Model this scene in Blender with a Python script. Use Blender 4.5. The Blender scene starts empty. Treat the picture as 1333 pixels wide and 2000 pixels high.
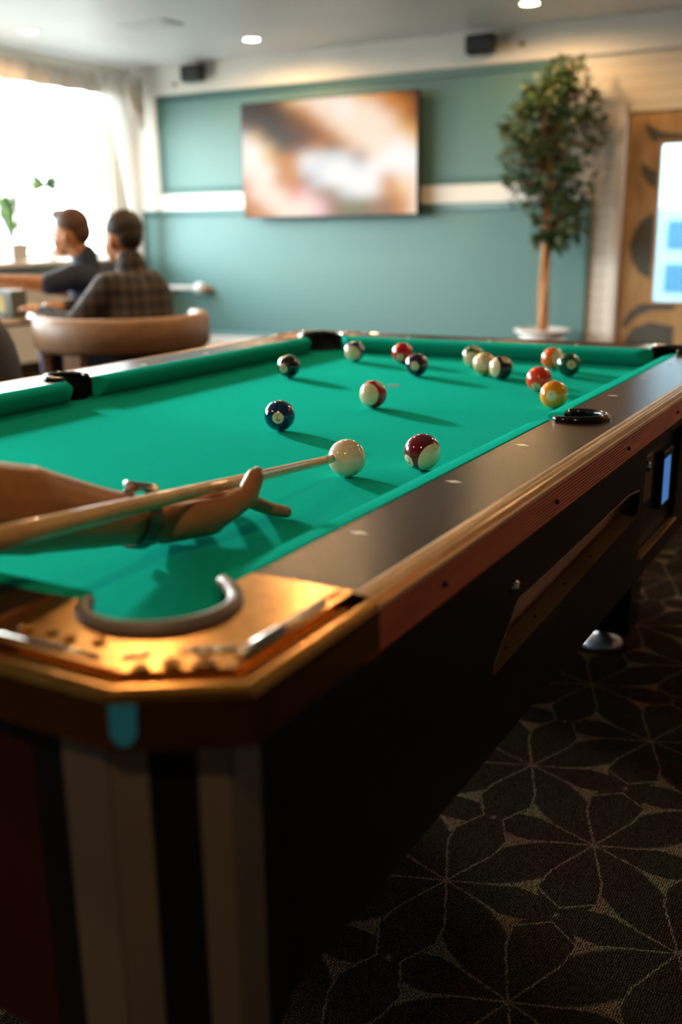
import bpy, bmesh, math, random
from mathutils import Vector, Matrix
random.seed(7)
C = bpy.context.scene
COL = C.collection
PI = math.pi
B = 0.74                    # height of the playing surface above the floor
# ------------------------------------------------------------------ camera
yaw, pitch, roll = -0.51588479, 0.27065216, -0.01351355
fwd = Vector((math.sin(yaw)*math.cos(pitch), math.cos(yaw)*math.cos(pitch), -math.sin(pitch)))
rt = Vector((math.cos(yaw), -math.sin(yaw), 0)); up = rt.cross(fwd)
r2 = rt*math.cos(roll)+up*math.sin(roll); u2 = -rt*math.sin(roll)+up*math.cos(roll)
cam = bpy.data.cameras.new('camera'); co = bpy.data.objects.new('camera', cam); COL.objects.link(co)
CAM = Vector((1.0789, -0.6625, 0.3593+B))
m = Matrix((r2, u2, -fwd)).transposed().to_4x4(); m.translation = CAM
co.matrix_world = m
cam.sensor_fit = 'VERTICAL'; cam.sensor_height = 36; cam.lens = 35.76
cam.dof.use_dof = True; cam.dof.focus_distance = 1.60; cam.dof.aperture_fstop = 2.4
cam.clip_start = 0.02
C.camera = co
# ------------------------------------------------------------------ world + colour
C.view_settings.view_transform = 'Standard'; C.view_settings.look = 'None'
C.view_settings.gamma = 1; C.view_settings.use_curve_mapping = False
C.view_settings.exposure = 0.35
SKY = 28.0
w = bpy.data.worlds.new('world'); C.world = w; w.use_nodes = True
nt = w.node_tree; nt.nodes.clear()
out = nt.nodes.new('ShaderNodeOutputWorld'); bg = nt.nodes.new('ShaderNodeBackground')
tc = nt.nodes.new('ShaderNodeTexCoord'); sp = nt.nodes.new('ShaderNodeSeparateXYZ'); rp = nt.nodes.new('ShaderNodeValToRGB')
mp = nt.nodes.new('ShaderNodeMapRange'); mp.inputs[1].default_value = -0.4; mp.inputs[2].default_value = 0.6
nt.links.new(tc.outputs['Generated'], sp.inputs[0]); nt.links.new(sp.outputs[2], mp.inputs[0]); nt.links.new(mp.outputs[0], rp.inputs[0])
e = rp.color_ramp.elements
e[0].position = 0.30; e[0].color = (.10, .11, .10, 1); e[1].position = 0.58; e[1].color = (.95, 1.0, 1.0, 1)
xx = rp.color_ramp.elements.new(0.9); xx.color = (.45, .58, .68, 1)
x = rp.color_ramp.elements.new(0.42); x.color = (.42, .50, .52, 1)
nt.links.new(rp.outputs[0], bg.inputs[0]); bg.inputs[1].default_value = SKY; nt.links.new(bg.outputs[0], out.inputs[0])

WALLX, WALLY, CEIL = -5.8, 7.5, 2.59
RX, NY = 2.7, -3.2
WINS = [(2.3, 7.15), (-.6, 1.9)]
sun = bpy.data.lights.new('low_sun', 'SUN'); sun.energy = 9.5; sun.angle = math.radians(3.5); sun.color = (1, .97, .93)
so = bpy.data.objects.new('low_sun', sun); COL.objects.link(so)
so.rotation_euler = Vector((.9, -.44, -.225)).to_track_quat('-Z', 'Y').to_euler()
WZ0, WZ1 = 0.88, 2.40
def portal(name, loc, rot, sx, sy):
    l = bpy.data.lights.new(name, 'AREA'); l.shape = 'RECTANGLE'; l.size = sx; l.size_y = sy
    l.cycles.is_portal = True
    o = bpy.data.objects.new(name, l); COL.objects.link(o); o.location = loc; o.rotation_euler = rot
for a, b in WINS:
    portal('window_daylight', (WALLX-.12, (a+b)/2, (WZ0+WZ1)/2), (0, -PI/2, 0), WZ1-WZ0, b-a)
portal('door_daylight', (-.42, WALLY+.1, 1.1), (-PI/2, 0, 0), .68, 1.15)
LAMPS = [(-5.11, 5.54), (-3.90, 6.76), (-1.54, 6.69), (.85, 6.69), (-3.9, 4.0), (-1.9, 4.3), (.85, 4.0), (-3.9, 1.3), (-1.8, 2.6), (.95, -1.3), (-1.54, -1.3)]
LAMP_W = 42
# ------------------------------------------------------------------ materials
def P(name, col, rough=.5, metal=0, spec=.5, coat=0, sheen=0, emit=None, es=0, trans=0):
    mt = bpy.data.materials.new(name); mt.use_nodes = True
    b = mt.node_tree.nodes['Principled BSDF']
    b.inputs['Base Color'].default_value = (*col, 1); b.inputs['Roughness'].default_value = rough
    b.inputs['Metallic'].default_value = metal; b.inputs['Specular IOR Level'].default_value = spec
    b.inputs['Coat Weight'].default_value = coat; b.inputs['Sheen Weight'].default_value = sheen
    b.inputs['Transmission Weight'].default_value = trans
    if emit: b.inputs['Emission Color'].default_value = (*emit, 1); b.inputs['Emission Strength'].default_value = es
    return mt
def N(mt, t, **k):
    n = mt.node_tree.nodes.new(t)
    for a, v in k.items(): setattr(n, a, v)
    return n
def L(mt, a, b): mt.node_tree.links.new(a, b)
def bsdf(mt): return mt.node_tree.nodes['Principled BSDF']
def noisy(mt, c1, c2, scale=20, detail=4, bump=0, bscale=200, stretch=(1, 1, 1)):
    tc = N(mt, 'ShaderNodeTexCoord'); mp = N(mt, 'ShaderNodeMapping'); mp.inputs['Scale'].default_value = stretch
    L(mt, tc.outputs['Object'], mp.inputs[0])
    n = N(mt, 'ShaderNodeTexNoise'); n.inputs['Scale'].default_value = scale; n.inputs['Detail'].default_value = detail
    L(mt, mp.outputs[0], n.inputs['Vector'])
    r = N(mt, 'ShaderNodeValToRGB'); r.color_ramp.elements[0].color = (*c1, 1); r.color_ramp.elements[1].color = (*c2, 1)
    r.color_ramp.elements[0].position = .3; r.color_ramp.elements[1].position = .7
    L(mt, n.outputs[0], r.inputs[0]); L(mt, r.outputs[0], bsdf(mt).inputs['Base Color'])
    if bump:
        n2 = N(mt, 'ShaderNodeTexNoise'); n2.inputs['Scale'].default_value = bscale; L(mt, mp.outputs[0], n2.inputs['Vector'])
        bp = N(mt, 'ShaderNodeBump'); bp.inputs['Strength'].default_value = bump; bp.inputs['Distance'].default_value = .002
        L(mt, n2.outputs[0], bp.inputs['Height']); L(mt, bp.outputs[0], bsdf(mt).inputs['Normal'])
    return mt
def math_(mt, op, a, b=None, c=None):
    n = N(mt, 'ShaderNodeMath', operation=op)
    for i, v in enumerate((a, b, c)):
        if v is None: continue
        if isinstance(v, (int, float)): n.inputs[i].default_value = v
        else: L(mt, v, n.inputs[i])
    return n.outputs[0]
M = {}
M['cloth'] = noisy(P('green_cloth', (.02, .4, .27), 1.0, spec=.0), (.006, .35, .255), (.009, .42, .31), 900, 2, .25, 1500)
M['cushion'] = M['cloth']
M['laminate'] = noisy(P('rail_laminate', (.05, .03, .02), .22, spec=.13), (.026, .010, .006), (.040, .017, .010), 260, 3, .12, 900)
M['cap'] = noisy(P('moulding_cap', (.3, .18, .09), .28, spec=.6, metal=.35), (.40, .24, .10), (.62, .40, .20), 40, 4, 0, stretch=(6, .4, 6))
M['rib'] = noisy(P('ribbed_moulding', (.2, .05, .02), .38, spec=.5), (.62, .075, .010), (.80, .17, .025), 30, 4, 0, stretch=(1, .2, 1))
M['cabinet'] = noisy(P('cabinet_laminate', (.02, .01, .007), .4, spec=.3), (.010, .0055, .0042), (.017, .0085, .006), 12, 4, 0, stretch=(1, .3, 4))
M['endpanel'] = P('end_panel', (.035, .006, .006), .4)
M['black'] = P('black_plastic', (.006, .006, .007), .35)
M['blackgloss'] = P('black_gloss', (.006, .006, .008), .12)
M['brass'] = noisy(P('brass_casting', (.6, .38, .14), .24, metal=1), (.43, .20, .035), (.56, .28, .062), 60, 3, .10, 120)
M['chrome'] = P('worn_chrome', (.55, .50, .44), .25, metal=1)
M['alu'] = P('brushed_alu', (.42, .37, .30), .42, metal=.8)
M['rubber'] = P('grey_rubber', (.16, .13, .12), .45)
M['gold'] = P('gold_lip', (.30, .19, .07), .4, metal=.7)
M['bronze'] = P('bronze_tray', (.26, .14, .06), .4, metal=.4)
M['cream'] = P('cream_inlay', (.75, .68, .58), .3)
M['blue'] = P('blue_reflection', (.03, .32, .62), .35)  # colour of the reflection painted on the casting skirt
M['foot'] = P('steel_foot', (.45, .5, .58), .35, metal=.6)
M['coin'] = P('coin_display', (.05, .25, .55), .25, emit=(.12, .35, .9), es=.35)
M['skin'] = noisy(P('skin', (.55, .27, .14), .5, spec=.35), (.44, .19, .085), (.53, .25, .12), 30, 3, .1, 400)
bsdf(M['skin']).inputs['Subsurface Weight'].default_value = .08; bsdf(M['skin']).inputs['Subsurface Radius'].default_value = (.02, .007, .003)
M['skin_tan'] = noisy(P('skin_tan', (.5, .25, .12), .48, spec=.3), (.33, .125, .050), (.41, .17, .07), 30, 3, .1, 400)
M['nail'] = P('nail', (.70, .42, .30), .25)
M['lips'] = P('lips', (.45, .14, .10), .5)
M['hair'] = noisy(P('brown_hair', (.03, .015, .008), .6), (.05, .02, .01), (.12, .05, .025), 120, 3, .6, 200)
M['hair_dark'] = noisy(P('dark_hair', (.01, .006, .004), .6), (.008, .005, .004), (.03, .016, .01), 120, 3, .6, 200)
M['cue'] = noisy(P('maple', (.62, .38, .16), .3, coat=.3), (.56, .31, .11), (.68, .42, .18), 60, 4, 0, stretch=(1, 1, .1))
M['ferrule'] = P('ferrule', (.72, .62, .42), .4)
M['tip'] = P('chalked_tip', (.35, .33, .24), .8)
M['wrap'] = P('cue_wrap', (.03, .02, .02), .7)
M['steel'] = P('steel_link', (.13, .12, .11), .42, metal=.8)
M['dial'] = P('watch_dial', (.6, .6, .6), .2)
M['white'] = noisy(P('white_paint', (.78, .74, .68), .5), (.76, .72, .66), (.80, .76, .70), 3, 2)
M['ceil'] = noisy(P('ceiling_paint', (.6, .6, .6), .42), (.74, .73, .74), (.79, .78, .78), 1.5, 2)
M['darkwall'] = P('dark_wall', (.05, .035, .03), .6)
M['speaker'] = P('speaker_black', (.012, .014, .018), .5)
M['tvbody'] = P('tv_black', (.01, .01, .01), .3)
M['pot'] = P('pot_white', (.75, .72, .70), .45)
M['trunk'] = noisy(P('trunk', (.4, .2, .08), .8), (.36, .15, .05), (.55, .26, .10), 25, 4, .5, 60, stretch=(1, 1, .3))
M['leaf'] = noisy(P('leaf', (.04, .11, .03), .45), (.012, .034, .012), (.07, .12, .022), 9, 3)
M['leaf2'] = noisy(P('leaf_bright', (.07, .22, .08), .45), (.03, .14, .06), (.25, .35, .08), 9, 3)
M['soil'] = P('soil', (.12, .06, .03), .9)
M['tan'] = noisy(P('tan_leather', (.32, .18, .10), .5), (.26, .14, .07), (.34, .19, .10), 30, 3, .2, 200)
M['tanwood'] = P('tan_wood', (.24, .11, .05), .5)
M['dark'] = P('dark_seat', (.015, .012, .015), .6)
M['table'] = P('table_top', (.45, .40, .36), .3)
M['navy'] = noisy(P('navy_knit', (.012, .02, .045), .8), (.008, .014, .032), (.02, .035, .07), 60, 2, .3, 300)
M['lightblue'] = P('light_blue_shirt', (.06, .17, .38), .8)
M['denim'] = P('denim', (.02, .03, .06), .8)
M['shoe'] = P('shoe', (.02, .015, .012), .5)
M['plum'] = P('shirt_charcoal', (.03, .03, .035), .8)
M['curtain'] = P('sheer_curtain', (.85, .83, .80), .9)
M['valance'] = noisy(P('valance', (.7, .62, .55), .9), (.62, .52, .45), (.76, .70, .64), 14, 2)
M['ceramic'] = P('ceramic', (.8, .8, .78), .25)
M['greybox'] = P('smoked_plastic', (.11, .13, .11), .3)
M['spot'] = P('spot_disc', (.01, .10, .07), .8)
M['brassspot'] = P('small_brass', (.25, .18, .06), .4, metal=.7)
M['lampglow'] = P('lamp_glow', (1, 1, 1), .5, emit=(1, .78, .52), es=30)
M['amber'] = P('added_lamp_amber', (.8, .4, .12), .5, trans=.3)
M['facade'] = P('pale_facade', (.6, .66, .7), .7)
M['facadewin'] = P('facade_window', (.12, .26, .36), .2)
def glass(name, tint, refl=.08):
    mt = bpy.data.materials.new(name); mt.use_nodes = True; n = mt.node_tree; n.nodes.clear()
    o = n.nodes.new('ShaderNodeOutputMaterial'); mx = n.nodes.new('ShaderNodeMixShader')
    t = n.nodes.new('ShaderNodeBsdfTransparent'); g = n.nodes.new('ShaderNodeBsdfGlossy')
    t.inputs[0].default_value = (*tint, 1); g.inputs['Roughness'].default_value = .05; mx.inputs[0].default_value = refl
    n.links.new(t.outputs[0], mx.inputs[1]); n.links.new(g.outputs[0], mx.inputs[2]); n.links.new(mx.outputs[0], o.inputs[0]); return mt
M['glass'] = glass('window_glass', (.97, .98, .98)); M['doorglass'] = glass('door_glass', (.36, .43, .46), .06)
def sheer(mt):
    n = mt.node_tree; b = bsdf(mt); o = [k for k in n.nodes if k.type == 'OUTPUT_MATERIAL'][0]
    tr = n.nodes.new('ShaderNodeBsdfTranslucent'); tr.inputs[0].default_value = (.8, .78, .75, 1)
    tp = n.nodes.new('ShaderNodeBsdfTransparent'); m1 = n.nodes.new('ShaderNodeMixShader'); m2 = n.nodes.new('ShaderNodeMixShader')
    m1.inputs[0].default_value = .5; m2.inputs[0].default_value = .35
    n.links.new(b.outputs[0], m1.inputs[1]); n.links.new(tr.outputs[0], m1.inputs[2]); n.links.new(m1.outputs[0], m2.inputs[1]); n.links.new(tp.outputs[0], m2.inputs[2]); n.links.new(m2.outputs[0], o.inputs[0])
sheer(M['curtain'])
# plank siding (horizontal boards)
def siding(name, c1, c2, pitch_):
    mt = P(name, c1, .5); tc = N(mt, 'ShaderNodeTexCoord'); s = N(mt, 'ShaderNodeSeparateXYZ'); L(mt, tc.outputs['Object'], s.inputs[0])
    f = math_(mt, 'FRACT', math_(mt, 'DIVIDE', s.outputs[2], pitch_))
    g = math_(mt, 'GREATER_THAN', f, .10)
    r = N(mt, 'ShaderNodeMix', data_type='RGBA'); r.inputs[6].default_value = (*c2, 1); r.inputs[7].default_value = (*c1, 1)
    L(mt, g, r.inputs[0]); L(mt, r.outputs[2], bsdf(mt).inputs['Base Color'])
    bp = N(mt, 'ShaderNodeBump'); bp.inputs['Distance'].default_value = .004; L(mt, g, bp.inputs['Height']); L(mt, bp.outputs[0], bsdf(mt).inputs['Normal'])
    return mt
M['teal'] = siding('teal_boards', (.10, .215, .205), (.075, .17, .16), .045)
M['tealtrim'] = P('teal_trim', (.075, .17, .165), .5)
M['planks'] = siding('white_planks', (.70, .64, .55), (.52, .46, .39), .09)
# carpet
def carpet():
    mt = P('carpet', (.03, .02, .015), 1.0, spec=.0); tc = N(mt, 'ShaderNodeTexCoord'); s = N(mt, 'ShaderNodeSeparateXYZ'); L(mt, tc.outputs['Object'], s.inputs[0])
    nz = N(mt, 'ShaderNodeTexNoise'); nz.inputs['Scale'].default_value = 130; L(mt, tc.outputs['Object'], nz.inputs['Vector'])
    jit = math_(mt, 'MULTIPLY', math_(mt, 'SUBTRACT', nz.outputs[0], .5), .008)
    HX, HY = .197, .2245
    def fold(v, c, h):
        a = math_(mt, 'DIVIDE', math_(mt, 'SUBTRACT', math_(mt, 'ADD', v, jit), c), 2*h)
        a = math_(mt, 'SUBTRACT', a, math_(mt, 'ROUND', a))
        return math_(mt, 'ABSOLUTE', math_(mt, 'MULTIPLY', a, 2*h))
    X = fold(s.outputs[0], .471, HX); Y = fold(s.outputs[1], .766, HY)
    def ell(cx, cy, ra, rb, ang=0, leaf=False):
        dx = math_(mt, 'SUBTRACT', X, cx); dy = math_(mt, 'SUBTRACT', Y, cy); c_, s_ = math.cos(ang), math.sin(ang)
        u = math_(mt, 'ADD', math_(mt, 'MULTIPLY', dx, c_), math_(mt, 'MULTIPLY', dy, s_))
        v = math_(mt, 'ADD', math_(mt, 'MULTIPLY', dx, -s_), math_(mt, 'MULTIPLY', dy, c_))
        uu = math_(mt, 'POWER', math_(mt, 'ABSOLUTE', math_(mt, 'DIVIDE', u, ra)), 2)
        vv = math_(mt, 'POWER', math_(mt, 'ABSOLUTE', math_(mt, 'DIVIDE', v, rb)), 1.0 if leaf else 2)
        return math_(mt, 'ADD', uu, vv)
    A = math.atan2(HY, HX)
    es = [ell(0, .142, .054, .078), ell(HX, HY-.142, .054, .078), ell(0, .055, .022, .062), ell(HX, HY-.055, .022, .062), ell(.124, 0, .070, .040), ell(HX-.124, HY, .070, .040), ell(.055, 0, .062, .020), ell(HX-.055, HY, .062, .020), ell(HX/2, HY/2, .150, .053, A, True)]
    def seg(a, b_):
        dx_, dy_ = b_[0]-a[0], b_[1]-a[1]; l2 = dx_*dx_+dy_*dy_
        px_ = math_(mt, 'SUBTRACT', X, a[0]); py_ = math_(mt, 'SUBTRACT', Y, a[1])
        t = math_(mt, 'DIVIDE', math_(mt, 'ADD', math_(mt, 'MULTIPLY', px_, dx_), math_(mt, 'MULTIPLY', py_, dy_)), l2)
        t = math_(mt, 'MINIMUM', math_(mt, 'MAXIMUM', t, 0.0), 1.0)
        ex = math_(mt, 'SUBTRACT', px_, math_(mt, 'MULTIPLY', t, dx_)); ey = math_(mt, 'SUBTRACT', py_, math_(mt, 'MULTIPLY', t, dy_))
        return math_(mt, 'SQRT', math_(mt, 'ADD', math_(mt, 'MULTIPLY', ex, ex), math_(mt, 'MULTIPLY', ey, ey)))
    T1, T2 = (.052, .158), (.142, .060); b1_, b2_ = (HX-T1[0], HY-T1[1]), (HX-T2[0], HY-T2[1])
    segs = [seg((0, 0), (.045, .11)), seg((.045, .11), T1), seg((0, 0), (.10, .036)), seg((.10, .036), T2), seg((HX, HY), (HX-.045, HY-.11)), seg((HX-.045, HY-.11), b1_), seg((HX, HY), (HX-.10, HY-.036)), seg((HX-.10, HY-.036), b2_), seg(T2, (HX, .02)), seg(T1, (.02, HY))]
    ln = segs[0]
    for e_ in segs[1:]: ln = math_(mt, 'MINIMUM', ln, e_)
    d = es[0]
    for e_ in es[1:]: d = math_(mt, 'MINIMUM', d, e_)
    ramp = N(mt, 'ShaderNodeValToRGB'); L(mt, math_(mt, 'DIVIDE', d, 2.0), ramp.inputs[0]); R_ = ramp.color_ramp
    R_.elements[0].position = .46; R_.elements[0].color = (.018, .0125, .009, 1)
    R_.elements[1].position = .52; R_.elements[1].color = (.085, .064, .046, 1)
    q = R_.elements.new(.60); q.color = (.085, .052, .030, 1); q = R_.elements.new(.9); q.color = (.070, .048, .026, 1)
    lmix = N(mt, 'ShaderNodeMix', data_type='RGBA'); L(mt, math_(mt, 'LESS_THAN', ln, .0020), lmix.inputs[0]); L(mt, ramp.outputs[0], lmix.inputs[6]); lmix.inputs[7].default_value = (.08, .06, .044, 1)
    n2 = N(mt, 'ShaderNodeTexNoise'); n2.inputs['Scale'].default_value = 7; L(mt, tc.outputs['Object'], n2.inputs['Vector'])
    tint = N(mt, 'ShaderNodeMix', data_type='RGBA', blend_type='MULTIPLY'); tint.inputs[0].default_value = .6
    r3 = N(mt, 'ShaderNodeValToRGB'); r3.color_ramp.elements[0].color = (1, .55, .5, 1); r3.color_ramp.elements[1].color = (.8, 1, .6, 1); r3.color_ramp.elements[0].position = .35; r3.color_ramp.elements[1].position = .65
    L(mt, n2.outputs[0], r3.inputs[0]); L(mt, lmix.outputs[2], tint.inputs[6]); L(mt, r3.outputs[0], tint.inputs[7])
    # woven loops in rows
    wv = N(mt, 'ShaderNodeTexVoronoi'); mp = N(mt, 'ShaderNodeMapping'); mp.inputs['Scale'].default_value = (260, 420, 1); L(mt, tc.outputs['Object'], mp.inputs[0]); L(mt, mp.outputs[0], wv.inputs['Vector']); wv.inputs['Scale'].default_value = 1; wv.inputs['Randomness'].default_value = .45
    r4 = N(mt, 'ShaderNodeValToRGB'); r4.color_ramp.elements[0].color = (1.6, 1.6, 1.6, 1); r4.color_ramp.elements[1].color = (.15, .15, .15, 1); r4.color_ramp.elements[0].position = .15; r4.color_ramp.elements[1].position = .6
    L(mt, wv.outputs[0], r4.inputs[0])
    mx = N(mt, 'ShaderNodeMix', data_type='RGBA', blend_type='MULTIPLY'); mx.inputs[0].default_value = 1; L(mt, tint.outputs[2], mx.inputs[6]); L(mt, r4.outputs[0], mx.inputs[7])
    L(mt, mx.outputs[2], bsdf(mt).inputs['Base Color'])
    bp = N(mt, 'ShaderNodeBump'); bp.inputs['Strength'].default_value = .6; bp.inputs['Distance'].default_value = .003; bp.invert = True
    L(mt, wv.outputs[0], bp.inputs['Height']); L(mt, bp.outputs[0], bsdf(mt).inputs['Normal'])
    return mt
M['carpet'] = carpet()
def plaid():
    mt = P('plaid', (.03, .02, .015), .85); tc = N(mt, 'ShaderNodeTexCoord'); s = N(mt, 'ShaderNodeSeparateXYZ'); L(mt, tc.outputs['Object'], s.inputs[0])
    d = math_(mt, 'ADD', math_(mt, 'MULTIPLY', s.outputs[0], .75), math_(mt, 'MULTIPLY', s.outputs[1], .75))
    a = math_(mt, 'GREATER_THAN', math_(mt, 'SINE', math_(mt, 'MULTIPLY', d, 115)), .2)
    b = math_(mt, 'GREATER_THAN', math_(mt, 'SINE', math_(mt, 'MULTIPLY', s.outputs[2], 105)), .2)
    t = math_(mt, 'DIVIDE', math_(mt, 'ADD', a, b), 2)
    r = N(mt, 'ShaderNodeValToRGB'); r.color_ramp.elements[0].color = (.010, .010, .016, 1); r.color_ramp.elements[1].color = (.07, .045, .026, 1)
    q = r.color_ramp.elements.new(.5); q.color = (.035, .028, .028, 1)
    L(mt, t, r.inputs[0]); L(mt, r.outputs[0], bsdf(mt).inputs['Base Color']); return mt
M['plaid'] = plaid()
# ------------------------------------------------------------------ mesh helpers
class MB:
    def __init__(s): s.v = []; s.f = []; s.sm = []
    def add(s, vs, fs, smooth=False):
        o = len(s.v); s.v += [tuple(v) for v in vs]; s.f += [tuple(i+o for i in f) for f in fs]; s.sm += [smooth]*len(fs); return s
    def box(s, x0, x1, y0, y1, z0, z1):
        vs = [(x, y, z) for z in (z0, z1) for y in (y0, y1) for x in (x0, x1)]
        return s.add(vs, [(0, 2, 3, 1), (4, 5, 7, 6), (0, 1, 5, 4), (2, 6, 7, 3), (0, 4, 6, 2), (1, 3, 7, 5)])
    def prism(s, pts, z0, z1):                # convex or simple outline, CCW
        n = len(pts); vs = [(p[0], p[1], z0) for p in pts]+[(p[0], p[1], z1) for p in pts]
        return s.add(vs, [tuple(range(n-1, -1, -1)), tuple(range(n, 2*n))]+[(i, (i+1) % n, (i+1) % n+n, i+n) for i in range(n)])
    def tube(s, pts, rad, n=12, caps=True, sx=1):
        pts = [Vector(p) for p in pts]; rads = rad if isinstance(rad, (list, tuple)) else [rad]*len(pts); vs = []; fs = []; prev = None
        for i, p in enumerate(pts):
            d = (pts[min(i+1, len(pts)-1)]-pts[max(i-1, 0)]).normalized()
            a = prev if prev is not None else (Vector((0, 0, 1)) if abs(d.z) < .9 else Vector((1, 0, 0)))
            a = (a-d*a.dot(d)).normalized(); prev = a; b = d.cross(a)
            for k in range(n):
                t = 2*PI*k/n; vs.append(p+(a*math.cos(t)+b*math.sin(t)*sx)*rads[i])
        for i in range(len(pts)-1):
            for k in range(n): fs.append((i*n+k, i*n+(k+1) % n, (i+1)*n+(k+1) % n, (i+1)*n+k))
        if caps: fs += [tuple(range(n-1, -1, -1)), tuple((len(pts)-1)*n+k for k in range(n))]
        return s.add(vs, fs, True)
    def lathe(s, prof, c=(0, 0, 0), n=32, a0=0, a1=2*PI, axis=None):
        full = abs(a1-a0-2*PI) < 1e-6; m_ = n if full else n+1; vs = []; fs = []
        R = Vector((0, 0, 1)).rotation_difference(Vector(axis)).to_matrix() if axis else Matrix.Identity(3)
        for (r, z) in prof:
            for k in range(m_):
                t = a0+(a1-a0)*k/n; vs.append(R@Vector((r*math.cos(t), r*math.sin(t), z))+Vector(c))
        for i in range(len(prof)-1):
            for k in range(n): fs.append((i*m_+k, i*m_+(k+1) % m_, (i+1)*m_+(k+1) % m_, (i+1)*m_+k))
        return s.add(vs, fs, True)
    def ball(s, c, r, n=16, sc=(1, 1, 1)):
        prof = [(r*math.sin(PI*i/n)+1e-6, -r*math.cos(PI*i/n)) for i in range(n+1)]
        o = len(s.v); s.lathe(prof, n=n*2); s.v[o:] = [(v[0]*sc[0]+c[0], v[1]*sc[1]+c[1], v[2]*sc[2]+c[2]) for v in s.v[o:]]; return s
    def sweep(s, prof, path, closed=False):   # prof (d,z): offset to the right of the path / height
        n = len(path); vs = []; fs = []
        for i in range(n):
            p = Vector(path[i][:2])
            if closed: a = (p-Vector(path[i-1][:2])).normalized(); b = (Vector(path[(i+1) % n][:2])-p).normalized()
            else:
                a = (p-Vector(path[max(i-1, 0)][:2])); b = (Vector(path[min(i+1, n-1)][:2])-p)
                a = a.normalized() if a.length else b.normalized(); b = b.normalized() if b.length else a
            na = Vector((a.y, -a.x)); nb = Vector((b.y, -b.x)); mm = (na+nb); mm = mm/max(mm.length_squared/2, .3)
            for (d, z) in prof: q = p+mm*d; vs.append((q.x, q.y, z))
        k = len(prof)
        for i in range(n if closed else n-1):
            j = (i+1) % n
            for t in range(k-1): fs.append((i*k+t, i*k+t+1, j*k+t+1, j*k+t))
        return s.add(vs, fs)
    def build(s, name, mat, parent=None, bev=0, smooth=None, seg=2, tri=False):
        me = bpy.data.meshes.new(name); me.from_pydata(s.v, [], s.f); me.update()
        bm = bmesh.new(); bm.from_mesh(me); bmesh.ops.remove_doubles(bm, verts=bm.verts, dist=1e-6); bmesh.ops.recalc_face_normals(bm, faces=bm.faces)
        bm.to_mesh(me); bm.free()
        for i, p in enumerate(me.polygons): p.use_smooth = True if smooth else (False if smooth is False else (s.sm[i] if i < len(s.sm) and len(me.polygons) == len(s.sm) else False))
        if bev: 
            for p in me.polygons: p.use_smooth = True
        o = bpy.data.objects.new(name, me); COL.objects.link(o)
        if mat: me.materials.append(M[mat] if isinstance(mat, str) else mat)
        if parent: o.parent = parent
        if bev:
            b = o.modifiers.new('bevel', 'BEVEL'); b.width = bev; b.segments = seg; b.limit_method = 'ANGLE'; b.angle_limit = .6
            w_ = o.modifiers.new('wn', 'WEIGHTED_NORMAL'); w_.keep_sharp = True
        return o
def tag(o, label, cat, group=None):
    o['label'] = label; o['category'] = cat
    if group: o['group'] = group
    return o
def empty(name, loc=(0, 0, 0), label=None, cat=None, group=None):
    o = bpy.data.objects.new(name, None); COL.objects.link(o); o.location = loc; o.empty_display_size = .1
    if label: tag(o, label, cat, group)
    return o
def struct(o): o['kind'] = 'structure'; return o
def filled(outer, holes, th, frame):          # flat panel with holes; frame maps (u,v,w)->xyz, thickness th along w
    bm = bmesh.new(); edges = []
    for loop in [outer]+holes:
        vs = [bm.verts.new((p[0], p[1], 0)) for p in loop]
        for i in range(len(vs)): edges.append(bm.edges.new((vs[i], vs[(i+1) % len(vs)])))
    bmesh.ops.triangle_fill(bm, use_beauty=True, edges=edges, use_dissolve=False)
    r = bmesh.ops.extrude_face_region(bm, geom=bm.faces[:])
    for g in r['geom']:
        if isinstance(g, bmesh.types.BMVert): g.co.z += th
    mb = MB(); bm.verts.index_update(); mb.add([frame(*v.co) for v in bm.verts], [[v.index for v in f.verts] for f in bm.faces]); bm.free(); return mb
def arc(cx, cy, r, a0, a1, n=16): return [(cx+r*math.cos(math.radians(a0+(a1-a0)*i/n)), cy+r*math.sin(math.radians(a0+(a1-a0)*i/n))) for i in range(n+1)]
def rrect(x0, x1, y0, y1, r, n=6):
    return arc(x1-r, y0+r, r, -90, 0, n)+arc(x1-r, y1-r, r, 0, 90, n)+arc(x0+r, y1-r, r, 90, 180, n)+arc(x0+r, y0+r, r, 180, 270, n)
# ------------------------------------------------------------------ the room
struct(MB().box(WALLX-.3, RX+.1, NY-.1, WALLY+.3, -.1, 0).build('floor', 'carpet'))
struct(MB().box(WALLX-.3, RX+.1, NY-.1, WALLY+.3, CEIL, CEIL+.1).build('ceiling', 'ceil'))
struct(MB().box(RX, RX+.1, NY, WALLY, 0, CEIL).build('wall_right', 'darkwall'))
struct(MB().box(WALLX, RX, NY-.1, NY, 0, CEIL).build('wall_near', 'darkwall'))
# far wall with a door opening x -1.03..0.17
DX0, DX1, DZ = -1.03, .05, 1.93
wf = MB(); wf.box(WALLX, DX0-.07, WALLY, WALLY+.12, 0, CEIL); wf.box(DX1+.07, RX, WALLY, WALLY+.12, 0, CEIL); wf.box(DX0-.07, DX1+.07, WALLY, WALLY+.12, DZ-.01, CEIL)
struct(wf.build('wall_far', 'planks'))
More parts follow.
